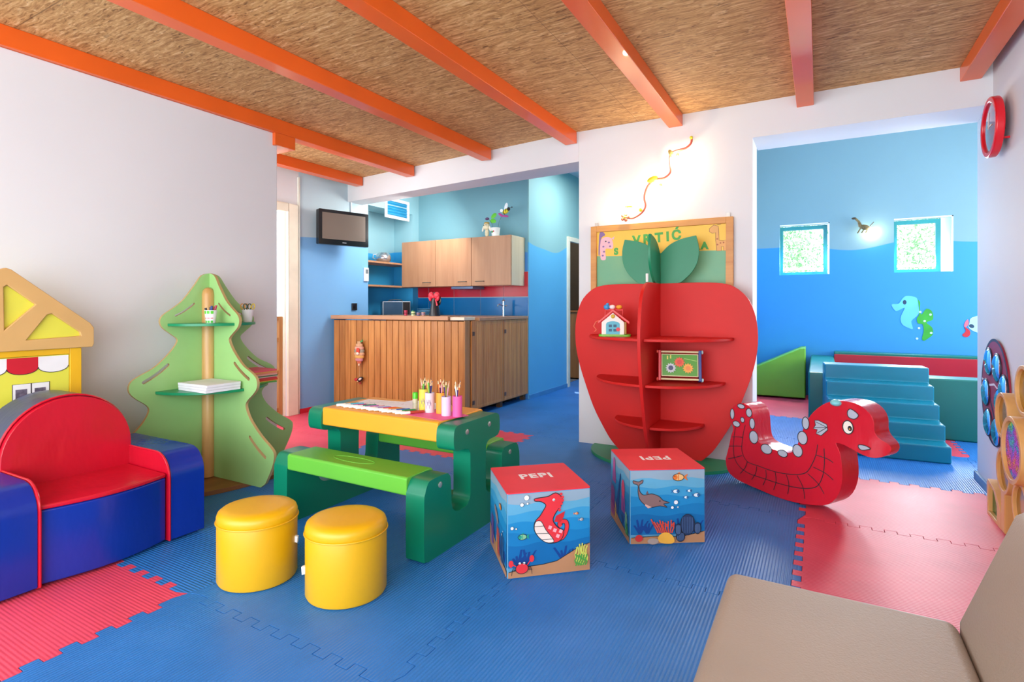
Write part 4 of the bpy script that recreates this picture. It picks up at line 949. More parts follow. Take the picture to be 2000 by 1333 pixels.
def f2(mb, seed):
    lay = sea_side(mb, Y0, -1, seed); sand(mb, lay(), [(-.170, .032), (-.05, .038), (.05, .032), (.12, .045), (.170, .056)]); lay()
    q = lambda x, y: ((x - 1585) / 630 * CW, (1 - (y - (252 - (x - 1270) * .018)) / 645) * CH_)
    def P(*a): return [q(*v) for v in a]
    d = smooth(P((1345, 385), (1352, 440), (1385, 468), (1450, 458), (1510, 480), (1545, 515), (1600, 535), (1548, 545), (1580, 575), (1520, 562), (1440, 575), (1390, 550), (1350, 505), (1335, 440), (1335, 385), (1300, 370), (1295, 345), (1340, 355), (1375, 338), (1372, 365)), 3)
    mb.flat(d, lay(), M('#8a6a68')); y = lay(); mb.line(d, .0028, y, K, closed=True); mb.flat(P((1400, 460), (1413, 430), (1425, 460)), y, M('#6f5456')); mb.flat(circ(*q(1518, 520), .0035, n=10), y, K)
    mb.flat(P((1395, 545), (1450, 572), (1420, 582), (1395, 560)), lay(), M('#d8a898'))
    fish(mb, lay, *q(1672, 315), .082, '#e0742a', '#e8b878', -1)
    for cx, cy, s_ in ((1652, 435, .045), (1765, 430, .032), (1735, 485, .03), (1822, 465, .045)): fish(mb, lay, *q(cx, cy), s_, '#2a6aa8', '#e0ecf4', 1, False)
    bubbles(mb, lay, [(*q(1648, 527), .010), (*q(1618, 572), .007), (*q(1664, 568), .004)])
    random.seed(3); y = lay()
    for k in range(9):
        b = q(1500 + k * 14, 790); tp = q(1440 + k * 24, 670 + 30 * abs(math.sin(k * 2.2))); m_ = ((b[0] + tp[0]) / 2 + .004 * math.sin(k), (b[1] + tp[1]) / 2)
        mb.line([b, m_, tp], .0055, y - .00002 * k, M('#d8482e')); mb.line([m_, (m_[0] + (.012 if k % 2 else -.012), m_[1] + .018)], .004, y, M('#d8482e'))
    for cx, cy, rx, rz_ in ((1745, 720, .034, .048), (1828, 750, .016, .026), (1685, 822, .02, .022), (1665, 760, .014, .026)):
        y = lay(); c = q(cx, cy); mb.flat(circ(*c, rx, rz_, 22), y, M('#26385c')); y = lay(); mb.line(circ(*c, rx, rz_, 22), .003, y, K, closed=True)
        for k in range(-3, 4): mb.line([(c[0] + k * rx * .24, c[1] - rz_ * .8), (c[0] + k * rx * .22, c[1] + rz_ * .75)], .0016, y, M('#5a76a0'))
    mb.flat(smooth(P((1495, 830), (1530, 790), (1580, 785), (1620, 815), (1635, 860), (1600, 880), (1520, 872)), 3), lay(), M('#f0b040'))
    mb.flat(circ(*q(1455, 858), .026, .015, 18), lay(), M('#a89890')); mb.flat(circ(*q(1338, 832), .018, .016, 18), lay(), M('#c83030'))
def f2l(mb, seed):
    lay = sea_side(mb, Y0, -1, seed); sand(mb, lay(), [(-.170, .09), (-.10, .075), (0, .05), (.08, .04), (.170, .032)]); lay()
    y = lay()
    for cx, cz, s_, c in ((.07, .22, 1, '#d8486a'), (-.10, .29, .8, '#c05a9a')):
        mb.flat(circ(cx, cz, .028 * s_, .045 * s_, 18), y, M(c))
        for k in range(5): mb.line([(cx + (k - 2) * .011, cz - .03 * s_), (cx + (k - 2) * .013 + .006 * (k % 2), cz - .07 * s_), (cx + (k - 2) * .014, cz - .11 * s_)], .007, y - .00002, M('#c8449a'))
    mb.flat([(-.08, .06), (.02, .28), (.03, .28), (-.02, .06)], lay(), NAVY)
    weedcols(mb, lay, -.12, M('#a83a8a'), 8, .15, 4); weedcols(mb, lay, .13, M('#8fd0a0'), 4, .10, 6); weedcols(mb, lay, .14, M('#3f9a4c'), 5, .05, 7); weedcols(mb, lay, -.06, M('#e0b84a'), 3, .08, 2)
c1 = cube((-1.078, 2.138, 0), R(42.5), 'sea print foam cube with a red seahorse and crab, nearer to the picnic table', False); face(c1, 0, f1, 1); face(c1, 1, f1l, 2)
c2 = cube((-.705, 2.685, 0), R(33.0), 'sea print foam cube with a brown dolphin, in front of the apple shelf', True); face(c2, 0, f2, 4); face(c2, 1, f2l, 5)

# ================================================================== APPLE SHELF
AR = M('#d01f1c', .5, .04, 3, spec=.3); AG = M('#14865c', .42, .04, 3)
t = thing('apple_shelf', 'big red apple shaped shelf with green leaves against the pillar', 'shelf unit', (-.994, 3.9, 0))
ap = [(0, 1.256), (.165, 1.258), (.30, 1.258), (.42, 1.25), (.50, 1.225), (.578, 1.155), (.622, 1.06), (.643, .94), (.640, .80), (.61, .652), (.56, .50), (.497, .335), (.43, .21), (.36, .10), (.29, .03)]
full = ap + [(-a, b) for a, b in ap[::-1][:-1]]
fp = smooth(ap, 3, False) + [(-a, b) for a, b in smooth(ap, 3, False)[::-1][:-1]]
mb = MB(); mb.prism(fp, -.009, .009, AR, 'xz'); mb.build('back_panel', t, bevel=.003, seg=2)
pf = [(-.009, 1.256), (-.26, 1.256), (-.35, 1.245), (-.425, 1.20), (-.475, 1.12), (-.508, .98), (-.512, .85), (-.485, .66), (-.43, .45), (-.36, .25), (-.29, .12), (-.22, .03), (-.009, .03)]
mb = MB(); pfs = [pf[0]] + smooth(pf[1:-1], 3, False) + [pf[-1]]
mb.prism(pfs, -.011, .011, AR, 'yz'); mb.build('front_fin', t, bevel=.003, seg=2)
for z, rx, ry in ((.875, .50, .44), (.575, .445, .41), (.28, .31, .30)):
    for s_ in (-1, 1):
        mb = MB(); mb.prism([(s_ * .012, -.01)] + [(s_ * max(.012, rx * math.sin(R(90 * k / 20))), -.01 - ry * math.cos(R(90 * k / 20))) for k in range(21)], z - .009, z + .009, AR, 'xy'); mb.build('shelf_board', t, bevel=.003, seg=2)
lf = smooth([(.01, 1.468), (.07, 1.527), (.15, 1.564), (.252, 1.584)], 3, False) + smooth([(.254, 1.582), (.272, 1.50), (.265, 1.41), (.232, 1.34), (.18, 1.285), (.13, 1.256), (.01, 1.256)], 3, False)
for s_, nm in ((1, 'right'), (-1, 'left')):
    mb = MB(); mb.prism([(s_ * a, b) for a, b in lf], -.008, .008, AG, 'xz'); mb.build('leaf', t, bevel=.002, seg=2, label='green %s leaf' % nm)
mb = MB(); mb.prism([(-a, b) for a, b in lf], -.009, .009, AG, 'yz'); mb.build('leaf', t, bevel=.002, seg=2, label='green front leaf')
mb = MB(); mb.prism([(.01, 1.256), (.01, 1.468)] + [(.0, 1.45)], -.008, .008, AG, 'yz')
mb.bm.free()
mb = MB(); mb.prism([(-.54, .13)] + [(-.54 * math.cos(R(180 * k / 36)), .13 - .46 * math.sin(R(180 * k / 36))) for k in range(1, 36)] + [(.54, .13)], 0, .022, M('#1f8a5c', .4), 'xy'); mb.build('foot_board', t, bevel=.004)
mb = MB(); mb.lathe([(.008, 0), (.009, .05), (.008, .055), (0, .055)], M('#f2f0ea', .5), n=14); mb.build('chalk_holder', label='small white peg standing on the top of the apple fin', cat='peg', loc=(-.994, 3.58, 1.257))
# toys on apple
t = thing('toy_farmhouse', 'plastic toy barn with red roof and blue doors on the upper left apple shelf', 'toy house', (-1.255, 3.68, .884), R(18))
mb = MB(); mb.prism(rrect(-.105, -.06, .115, .06, .03), 0, .014, M('#7ac83c', .4), 'xy'); mb.build('base', t, bevel=.003)
mb = MB(); mb.prism([(-.085, .014), (.07, .014), (.07, .10), (-.0075, .165), (-.085, .10)], -.05, .0, M('#f4e8e0', .4), 'xz'); mb.box(-.08, 0, .014, .085, .05, .10, M('#e8c84a', .4)); mb.build('walls', t, bevel=.003)
mb = MB(); mb.flat([(-.055, .016), (.04, .016), (.04, .085)] + [(-.0075 + .0475 * math.cos(R(a)), .085 + .022 * math.sin(R(a))) for a in range(15, 180, 15)] + [(-.055, .085)], -.0505, M('#3aa8c0', .35), 'xz')
for wx in (-.036, -.004):
    for wz in (.035, .065): mb.flat([(wx, wz), (wx + .022, wz), (wx + .022, wz + .018), (wx, wz + .018)], -.051, M('#2a5a78'), 'xz')
mb.flat(circ(.028, .05, .014), -.0515, M('#d8404a'), 'xz'); mb.build('doors', t)
RF = M('#e02a28', .35)
mb = MB(); mb.prism([(-.11, .085), (-.0075, .172), (.105, .085), (.105, .103), (-.0075, .19), (-.11, .103)], -.062, .055, RF, 'xz'); mb.build('roof', t, bevel=.003)
mb = MB(); mb.tube([(-.06, -.02, .14), (-.06, -.02, .185), (.06, -.02, .185), (.06, -.02, .14)], .006, RF); mb.ell((-.0075, -.055, .14), (.014, .006, .014), M('#d8b83a')); mb.build('handle', t)
mb = MB(); mb.ell((-.05, -.02, .205), (.022, .018, .02), M('#3a98d8', .35)); mb.ell((-.045, -.02, .225), .01, M('#3a98d8', .35)); mb.build('blue_figure', t)
mb = MB(); mb.ell((-.012, -.02, .205), (.022, .018, .016), M('#f2e6ea', .4)); mb.ell((.035, -.02, .205), (.022, .018, .015), M('#f0a830', .4)); mb.build('animal_figure', t)
mb = MB(); mb.tube([(-.10, -.03, .11), (-.125, -.03, .10), (-.14, -.03, .07), (-.12, -.03, .045), (-.135, -.03, .03)], .005, M('#e8604a', .4)); mb.build('keyring', t)
t = thing('stacking_tower', 'narrow toy tower of red, yellow and blue pieces beside the toy barn', 'stacking toy', (-1.035, 3.74, .884))
for z, h, r, c in ((0, .035, .024, '#2f5ab8'), (.036, .04, .022, '#d02a3a'), (.077, .05, .021, '#c8283a'), (.128, .03, .022, '#f0a830'), (.159, .03, .018, '#f0a040'), (.19, .03, .014, '#e8b84a'), (.221, .04, .009, '#8a8fb0')):
    mb = MB(); mb.box(-r, -r, z, r, r, z + h - .001, M(c, .4)); mb.build('block', t, bevel=.004)
t = thing('gear_activity_box', 'wooden activity toy with green panel and three gears on the middle apple shelf', 'activity toy', (-.80, 3.70, .586), R(14))
WL_ = M('#e8d6a8', .5); BL_ = M('#1f3f8c', .35)
mb = MB(); mb.M = Matrix.Rotation(R(-12), 4, 'X')
mb.box(-.125, -.01, .04, .11, .0, .19, WL_); pb = mb.build('panel', t)
mb = MB(); mb.M = Matrix.Rotation(R(-12), 4, 'X'); mb.flat([(-.12, .045), (.105, .045), (.105, .185), (-.12, .185)], -.0105, M('#4f9a1e', .4), 'xz'); mb.line([(.02, .16), (.10, .145)], .003, -.0108, M('#b8d87a'), 'xz')
for q, z in ((-.09, .165), (-.07, .17)): mb.box(q, -.012, z - .012, q + .008, -.0105, z + .012, M('#e8dc6a'))
mb.build('green_print', pb)
for gx, gz, c, c2_ in ((-.065, .095, '#c8ccd4', '#3a3f6a'), (-.01, .135, '#e8582a', '#d83a2a'), (.045, .095, '#f0a83a', '#e88a3a')):
    mb = MB(); mb.M = Matrix.Rotation(R(-12), 4, 'X'); pts = []
    for k in range(24):
        r = .036 if k % 2 == 0 else .025; pts.append((gx + r * math.cos(R(k * 15)), gz + r * math.sin(R(k * 15))))
    mb.prism(pts, -.018, -.0115, M(c, .4), 'xz'); mb.prism(circ(gx, gz, .016), -.021, -.018, M(c2_, .4), 'xz'); mb.build('gear', t)
for x0, x1, c in ((-.145, -.128, M('#d82a3a', .35)), (.112, .13, BL_)):
    mb = MB(); mb.M = Matrix.Rotation(R(-12), 4, 'X'); mb.prism([(-.02, .01), (.10, .01), (.06, .215), (-.02, .215)], x0, x1, c, 'yz'); sd = mb.build('side_board', t, bevel=.004, label='%s side board' % ('red' if x0 < 0 else 'blue'))
    for y, z in ((-.005, .02), (.085, .02), (-.005, .205)):
        mb = MB(); mb.M = Matrix.Rotation(R(-12), 4, 'X'); xx = x1 if x0 > 0 else x0; s_ = 1 if x0 > 0 else -1
        mb.ell((xx + s_ * .006, y, z), (.008, .013, .013), M('#b8d8d8' if x0 > 0 else '#e8584a', .4)); mb.build('end_cap', sd)
for z in (.022, .205):
    mb = MB(); mb.M = Matrix.Rotation(R(-12), 4, 'X'); mb.tube([(-.13, -.006, z), (.114, -.006, z)], .007, WL_, 10); mb.build('rod', t)

# ================================================================== SIGN BOARD
PF = wood('#c07a30', '#dca050', 'x', 12, .4)
t = thing('sign_board', 'wood framed board painted yellow and green with giraffes, behind the apple leaves', 'sign', (-1.045, 4.078, 1.72))
n_ = NT('board_paint'); p = n_.pos(); sx = n_.n('ShaderNodeSeparateXYZ'); n_.l(p, sx.inputs[0])
f = n_.math('MULTIPLY', n_.math('SUBTRACT', sx.outputs[2], n_.math('ADD', n_.math('MULTIPLY', n_.math('SINE', n_.math('MULTIPLY', sx.outputs[0], 7)), .006), -.235)), 200.0); f.node.use_clamp = True
n_.base(n_.mix(f, n_.mix(n_.noise(p, 6, 3), lin('#5aa888'), lin('#82b480')), n_.mix(n_.noise(p, 4, 3), lin('#f0bc3a'), lin('#f6cc48')))); n_.set(Roughness=.45)
mb = MB(); mb.box(-.50, -.022, -.62, .50, -.012, -.03, n_.m); bd = mb.build('board', t)
mb = MB()
for b in ((-.525, -.038, -.65, -.478, -.004, .0), (.478, -.038, -.65, .525, -.004, .0), (-.478, -.038, -.045, .478, -.004, .0), (-.478, -.038, -.65, .478, -.004, -.605)): mb.box(*b, PF)
mb.build('frame', t, bevel=.003, seg=2)
for x in (-.485, .49):
    mb = MB(); mb.box(x - .012, -.02, 0, x + .012, -.012, .03, M('#b8b4ae', .4, metal=.6)); mb.build('hanger', t)
GL = M('#4aa848', .5); yb = -.0225
mb = MB(); rx = Matrix.Rotation(R(90), 4, 'X')
def letter(s_, x, z, sz, rot=0, mb=mb): textmesh(mb, s_, sz, Matrix.Translation((x, yb - .0005, z)) @ Matrix.Rotation(R(rot), 4, 'Y') @ rx, GL, .0045)
for s_, x, z in (('V', -.162, -.128), ('R', -.083, -.124), ('T', .008, -.118), ('I', .072, -.114), ('Ć', .135, -.108)): letter(s_, x, z, .094, -2)
mb.build('lettering', bd)
for s_, x, z in (('S', -.322, -.205), ('R', .275, -.195), ('A', .332, -.195)):
    mb = MB(); letter(s_, x, z, .068, 0, mb); mb.build('letter', bd)
def giraffe_head(mb):
    c1_ = M('#e8b8c4'); c2_ = M('#8a6aa0'); y = yb - .0005
    mb.flat(smooth([(-.44, -.10), (-.40, -.085), (-.36, -.10), (-.345, -.15), (-.355, -.18), (-.40, -.175), (-.41, -.20), (-.405, -.26), (-.445, -.26), (-.45, -.2), (-.455, -.15)], 3), y, c1_)
    mb.flat(smooth([(-.455, -.05), (-.43, -.045), (-.41, -.07), (-.44, -.09), (-.452, -.15), (-.455, -.22), (-.465, -.22), (-.462, -.12)], 3), y - .0003, c2_)
    mb.flat([(-.36, -.10), (-.335, -.085), (-.34, -.11)], y, c1_); mb.flat(circ(-.405, -.12, .006), y - .0005, K)
    for a, b in ((-.43, -.23), (-.42, -.2), (-.425, -.16), (-.38, -.13), (-.37, -.16)): mb.flat(circ(a, b, .009, .007, 8), y - .0004, c2_)
mb = MB(); giraffe_head(mb); mb.build('giraffe_head_print', bd)
mb = MB(); y = yb - .0005; gc = M('#e8ae62')
gp = [(.365, -.075), (.395, -.05), (.425, -.06), (.428, -.10), (.43, -.16), (.455, -.165), (.478, -.16), (.478, -.235), (.462, -.235), (.46, -.205), (.445, -.205), (.445, -.235), (.42, -.235), (.415, -.235), (.408, -.16), (.408, -.105), (.385, -.108), (.365, -.095)]
mb.flat(gp, y, gc); mb.line(gp, .003, y - .0003, M('#8a4a30'), closed=True)
for a, b in ((.44, -.18), (.46, -.178), (.42, -.19), (.418, -.15)): mb.flat(circ(a, b, .006, n=7), y - .0004, M('#b0643a'))
mb.flat(circ(.40, -.035, .018, .008, 10), y, M('#8a7a30')); mb.flat(circ(.43, -.045, .016, .007, 10), y, M('#b08a3a'))
mb.build('giraffe_print', bd)

# ================================================================== WALL LAMP STRING
t = thing('wall_lamp_string', 'curly red wall lamp with yellow fish shapes and three glowing bulbs on the pillar', 'wall lamp', (-1.04, 4.08, 2.03))
LR = M('#c0584a', .4); LY = M('#d8d43a', .4)
pts = [(-.245, -.06, -.255), (-.19, -.05, -.27), (-.12, -.05, -.235), (-.09, -.05, -.185), (-.10, -.05, -.12), (-.075, -.055, -.045), (-.02, -.06, .0), (.05, -.06, .005), (.095, -.055, .045), (.09, -.05, .11), (.095, -.055, .175), (.14, -.055, .195), (.20, -.05, .205), (.238, -.05, .235), (.243, -.045, .275)]
v3 = smooth(pts, 4, False)
mb = MB(); mb.tube(v3, .0075, LR, 8); mb.build('curled_arm', t)
for (x, z, rx_, rz_, a, c) in ((-.035, .004, .042, .022, -.3, LY), (.10, .178, .016, .032, -.5, M('#b8a860', .4)), (.243, .272, .012, .012, 0, LY), (-.125, -.215, .014, .014, .4, LY)):
    mb = MB(); mb.ell((x, -.062, z), (rx_, .014, rz_), c, rot=Matrix.Rotation(a, 3, 'Y')); mb.build('ornament', t)
mb = MB()
for a in range(5): mb.ell((-.245 + .022 * math.cos(a * 1.257), -.06, -.26 + .022 * math.sin(a * 1.257)), (.013, .008, .013), M('#c8684a', .5))
mb.ell((-.245, -.066, -.26), .010, LY); mb.build('flower_ornament', t)
BULB = M('#fff0d0', .3, emit=22.0)
for x, z in ((-.235, -.215), (.02, -.075), (.145, .13)):
    mb = MB(); mb.lathe([(0, -.02), (.012, -.016), (.017, 0), (.012, .014), (.007, .024)], BULB, n=18); mb.build('bulb', t, loc=(x, -.055, z))
    mb = MB(); mb.lathe([(.008, .02), (.010, .024), (.010, .04), (0, .042)], LY, n=14); mb.build('lamp_holder', t, loc=(x, -.055, z))
    light('bulb_light', 'POINT', (-1.04 + x, 4.08 - .075, 2.03 + z), 2.4, (1, .74, .45), radius=.02)
    mb = MB(); mb.tube([(x, -.055, z + .035), (x * .9, -.02, z + .04), (x * .9, 0, z + .04)], .005, LY, 8); mb.build('wall_mount', t)
t = thing('giraffe_wall_lamp', 'little giraffe figure lamp glowing between the two alcove windows', 'wall lamp', (.43, 7.6, 2.02))
GB = M('#6a5a34', .5, .4, 60)
mb = MB(); mb.ell((.03, -.08, -.01), (.055, .03, .03), GB, rot=Matrix.Rotation(.25, 3, 'Y')); mb.tube([(-.01, -.08, 0), (-.03, -.08, .06), (-.06, -.08, .095)], [.022, .014, .012], GB, 10); mb.ell((-.075, -.08, .10), (.026, .014, .013), M('#3a3220', .5)); mb.build('giraffe', t)
mb = MB()
for x in (-.01, .03, .07): mb.tube([(x, -.08, -.02), (x - .03, -.08, -.075)], .007, GB, 8)
mb.tube([(.08, -.08, .0), (.12, -.08, .045)], .004, M('#4a3a20'), 8); mb.tube([(.03, -.05, 0), (.03, 0, 0)], .008, GB, 8); mb.build('legs', t)
mb = MB(); mb.ell((.10, -.05, -.04), (.02, .02, .02), BULB); mb.build('bulb', t)
light('giraffe_bulb_light', 'POINT', (.53, 7.53, 1.96), 2.2, (1, .8, .5), radius=.02)
# wall stickers in the alcove
Y7 = 7.598
t = thing('seahorse_sticker', 'pale blue seahorse wall sticker with green fin right of the windows', 'wall sticker', (0, 0, 0))
q = lambda x, y: (.724 + (x - 200) / 900 * .449 * 1.03, 1.211 - (y - 175) / 910 * .505)
P = lambda *a: [q(*v) for v in a]
SB = M('#5cbcf4', .45, .12, 3); SG = M('#2fa02c', .5, .15, 9)
mb = MB(); mb.prism(smooth(P((200, 355), (330, 340), (400, 235), (470, 180), (600, 195), (665, 240), (690, 400), (700, 520), (650, 600), (560, 700), (590, 850), (520, 840), (400, 770), (365, 650), (400, 530), (440, 420), (300, 490), (250, 460)), 3), Y7 - .003, Y7, SB); b = mb.build('body', t)
mb = MB(); mb.flat(circ(*q(440, 310), .018, .026, 16), Y7 - .0034, M('#123a5a')); mb.build('eye', b)
mb = MB(); mb.prism(smooth(P((680, 260), (720, 320), (715, 420), (740, 560), (830, 440), (930, 500), (940, 660), (830, 720), (930, 820), (940, 960), (860, 1040), (790, 1090), (750, 1050), (780, 900), (760, 760), (680, 740), (660, 640), (700, 560), (695, 400)), 3), Y7 - .003, Y7 - .0002, SG); b = mb.build('fin', t)
mb = MB()
for x, y_ in ((720, 508), (900, 560), (797, 690), (697, 835), (912, 930), (662, 1050)): mb.flat(circ(*q(x, y_), .012, n=14), Y7 - .0036, M('#bfe0f0'))
mb.build('bubble', b)
t = thing('fish_sticker', 'white and pale blue fish wall sticker with red tip, cut off by the right wall', 'wall sticker', (0, 0, 0))
mb = MB(); mb.prism(smooth(P((1560, 720), (1580, 630), (1680, 580), (1800, 530), (2000, 520), (2200, 620), (2150, 800), (1900, 900), (1780, 920), (1680, 900), (1600, 860), (1545, 800)), 3), Y7 - .003, Y7, M('#a6dcf4', .45, .12, 3)); b = mb.build('body', t)
mb = MB(); mb.flat(circ(*q(1595, 780), .024, .02, 16, rot=-.6), Y7 - .0034, M('#123a5a')); mb.build('eye', b)
mb = MB(); mb.prism(smooth(P((1535, 650), (1545, 740), (1500, 800), (1470, 780), (1490, 700)), 3), Y7 - .0034, Y7 - .0004, M('#e86a80')); mb.prism(smooth(P((1480, 800), (1560, 860), (1570, 950), (1510, 1000), (1440, 960), (1500, 880)), 3), Y7 - .0036, Y7 - .0004, M('#c0182e')); mb.build('red_tip', b)

# ================================================================== ALCOVE SOFT PLAY
TEAL = foam('#046a60', .3, .15, 3); TEALT = foam('#1f9aa4', .28, .15, 3); RDF = foam('#b01028', .35, .15, 3)
mb = MB(); mb.prism([(-.85, .02), (-.14, .02), (-.14, .606), (-.19, .60), (-.85, .27)], 7.16, 7.55, foam('#6cae2c', .35, .15, 3), 'xz'); mb.build('foam_wedge', label='bright green foam wedge ramp against the alcove wall', cat='foam wedge', bevel=.012, seg=3)
t = thing('padded_pit', 'teal padded play pit with red lining under the alcove windows', 'play pit', (0, 0, 0))
mb = MB(); mb.box(-.085, 5.58, 0, .15, 7.56, .50, TEAL); mb.build('left_wall', t, bevel=.015)
mb = MB(); mb.box(.152, 5.60, 0, 2.3, 5.84, .50, TEAL); mb.build('front_wall', t, bevel=.015)
mb = MB(); mb.box(.152, 7.40, 0, 2.6, 7.56, .56, TEAL); bw_ = mb.build('back_wall', t, bevel=.012)
mb = MB(); mb.box(.152, 7.375, .02, 2.6, 7.398, .53, RDF); mb.build('lining', bw_, bevel=.004, label='red lining')
mb = MB(); mb.box(2.3, 5.60, 0, 2.56, 7.39, .50, TEAL); mb.build('right_wall', t, bevel=.015)
# steps
ST = foam('#077a94', .3, .2, 3)
sp = [(0, 0), (.0, .12), (.15, .125), (.15, .24), (.30, .245), (.30, .36), (.45, .365), (.45, .48), (.60, .485), (.60, .605), (.80, .605), (.80, 0)]
t = thing('foam_steps', 'turquoise blue foam staircase of five steps in the alcove', 'foam steps', (.44, 4.735, 0), R(4))
mb = MB(); mb.prism(sp, -.36, .36, ST, 'yz'); mb.build('steps', t, bevel=.012, seg=3)
mb = MB(); mb.box(-.06, -.002, .02, .0, .0, .03, M('#e8eef0', .5)); mb.build('label_tag', t)

# ================================================================== SEAHORSE ROCKER
t = thing('seahorse_rocker', 'red foam seahorse rocker with white spots and a big eye', 'rocking toy', (0, 3.329, 0), math.atan2(-.524, .851))
dr = [(-.603, .096), (-.589, .037), (-.541, .002), (-.459, -.014), (-.361, -.023), (-.268, -.031), (-.18, -.031), (-.096, -.021), (-.016, -.003), (.046, .023), (.09, .075), (.112, .133), (.121, .194), (.119, .259), (.112, .316), (.101, .35), (.089, .378), (.133, .376), (.189, .356), (.237, .343), (.276, .342), (.315, .364), (.334, .398), (.324, .423), (.302, .438), (.28, .458), (.27, .487), (.27, .522), (.26, .555), (.237, .582), (.203, .602), (.162, .609), (.112, .609), (.061, .597), (.015, .571), (-.032, .526), (-.063, .48), (-.088, .423), (-.108, .364), (-.125, .313), (-.142, .278), (-.18, .254), (-.241, .252), (-.296, .257), (-.352, .269), (-.375, .285), (-.388, .312), (-.395, .361), (-.398, .412), (-.409, .461), (-.434, .491), (-.479, .502), (-.53, .484), (-.562, .443), (-.573, .397), (-.562, .359), (-.546, .322), (-.562, .275), (-.578, .2), (-.599, .124)]
up = lambda q: (q[0], q[1] + .031 * max(0, 1 - q[1] / .5))
DR = foam('#d01c30', .25, .4, 5)
mb = MB(); mb.prism([up(v) for v in smooth(dr, 2)], .0, .15, DR, 'xz')
for v in mb.bm.verts:
    if v.co.x > .225: k_ = min(1, (v.co.x - .225) / .11) ** 1.6 * .5; v.co.y += (.075 - v.co.y) * k_
body = mb.build('body', t, bevel=.009, seg=3)
GS = M('#b4bccb', .4)
def spot(cx, cz, rx, rz_, rot=0, m=GS):
    c = circ(*up((cx, cz)), rx, rz_, 18, rot=rot); mb.flat(c, -.0008, m); mb.line(c, .0045, -.0014, K, closed=True)
mb = MB()
for c in ((-.075, .455, .020, .034), (-.093, .365, .028, .036), (-.122, .283, .029, .034), (-.212, .244, .03, .020), (-.315, .245, .036, .028), (-.400, .30, .030, .038), (-.410, .385, .018, .032), (-.432, .45, .020, .026), (-.488, .482, .026, .014), (-.552, .42, .015, .032), (-.522, .36, .026, .018), (-.478, .395, .014, .016)): spot(*c)
mb.build('spots', body)
mb = MB(); ec = up((.150, .478)); mb.flat(circ(*ec, .026, .034, 22), -.001, M('#f4f0e4', .4)); mb.line(circ(*ec, .026, .034, 22), .005, -.0016, K, closed=True); mb.flat(circ(ec[0] + .010, ec[1] - .004, .011, .013, 14), -.0018, K); mb.flat(circ(ec[0] + .009, ec[1] - .007, .004, .004, 8), -.0022, M('#e0a040')); mb.build('eye', body)
mb = MB()
bw2 = [up(v) for v in smooth([(.148, .56), (.165, .575), (.20, .553), (.19, .532), (.172, .526), (.151, .535)], 3)]; mb.flat(bw2, -.0008, GS); mb.line(bw2, .004, -.0014, K, closed=True); mb.build('eyebrow_print', body); mb = MB()
fn = [up(v) for v in [(-.024, .481), (-.004, .486), (.042, .471), (.046, .441), (.011, .401), (-.016, .407), (-.010, .431), (-.032, .434), (-.020, .455)]]; mb.flat(fn, -.0008, GS); mb.line(fn, .004, -.0014, K, closed=True)
for v in ((-.02, .475), (-.026, .44), (-.01, .412)): mb.line([up((.043, .455)), up(v)], .003, -.0018, K)
mb.build('gill_fin_print', body); mb = MB()
mo = [up(v) for v in smooth([(.203, .395), (.23, .399), (.257, .390), (.244, .38), (.217, .371), (.202, .381)], 3)]; mb.flat(mo, -.0008, GS); mb.line(mo, .004, -.0014, K, closed=True)
mb.build('nostril_print', body)
mb = MB(); mb.ell((.09, .0, .60 - .005), (.028, .03, .018), M('#7fd0d8', .2)); mb.build('fin_button', t)
mb = MB()
L1 = [(-.459, .366), (-.477, .276), (-.481, .188), (-.444, .133), (-.371, .126), (-.268, .12), (-.18, .129), (-.104, .15), (-.063, .18), (-.032, .243), (-.016, .292), (-.008, .347)]
L2 = [(-.53, .334), (-.541, .244), (-.541, .156), (-.51, .094), (-.439, .061), (-.333, .057), (-.223, .056), (-.129, .064), (-.055, .082), (-.008, .112), (.019, .173), (.029, .251), (.027, .333)]
for L in (L1, L2): mb.line([up(v) for v in smooth(L, 3, False)], .004, -.0012, K)
RBs = [(-.553, .268), (-.479, .28), (-.578, .2), (-.484, .222), (-.583, .114), (-.481, .162), (-.494, .041), (-.444, .133), (-.414, .025), (-.38, .119), (-.337, .014), (-.319, .115), (-.268, .006), (-.259, .119), (-.18, .009), (-.189, .122), (-.08, .013), (-.125, .136), (.027, .077), (-.063, .165), (.075, .17), (-.032, .212), (.075, .266), (-.016, .285)]
for k in range(0, 24, 2):
    a, b = up(RBs[k]), up(RBs[k+1]); mb.line(smooth([a, ((a[0] + b[0]) / 2 + .012, (a[1] + b[1]) / 2 + .004), b], 3, False), .004, -.0013, K)
mb.build('scale_lines', body)

# ================================================================== RIGHT WALL
t = thing('wall_clock', 'round red wall clock hanging high on the right wall', 'clock', (.87, 3.86, 2.07))
CR = M('#e0182a', .25)
def ringx(mb, r0, r1, x0, x1, m, n=48):     # ring facing -x
    vs_ = []; 
    for r, x in ((r0, x0), (r1, x0), (r1 * 1.0, x1), (r0, x1)):
        for k in range(n): a = 2 * math.pi * k / n; vs_.append((x, r * math.cos(a), r * math.sin(a)))
    fs = [(i * n + k, i * n + (k + 1) % n, ((i + 1) % 4) * n + (k + 1) % n, ((i + 1) % 4) * n + k) for i in range(4) for k in range(n)]
    mb.raw(vs_, fs, m)
mb = MB(); ringx(mb, .134, .162, -.07, -.03, CR); mb.build('rim', t, bevel=.008)
n_ = NT('clock_dial'); p = n_.pos(); n_.base(n_.ramp(n_.noise(p, 14, 4), [(.35, lin('#8a1e3a')), (.5, lin('#b04a50')), (.62, lin('#6a7a7a')), (.75, lin('#c8b8a8'))])); n_.set(Roughness=.1, Coat_Weight=1)
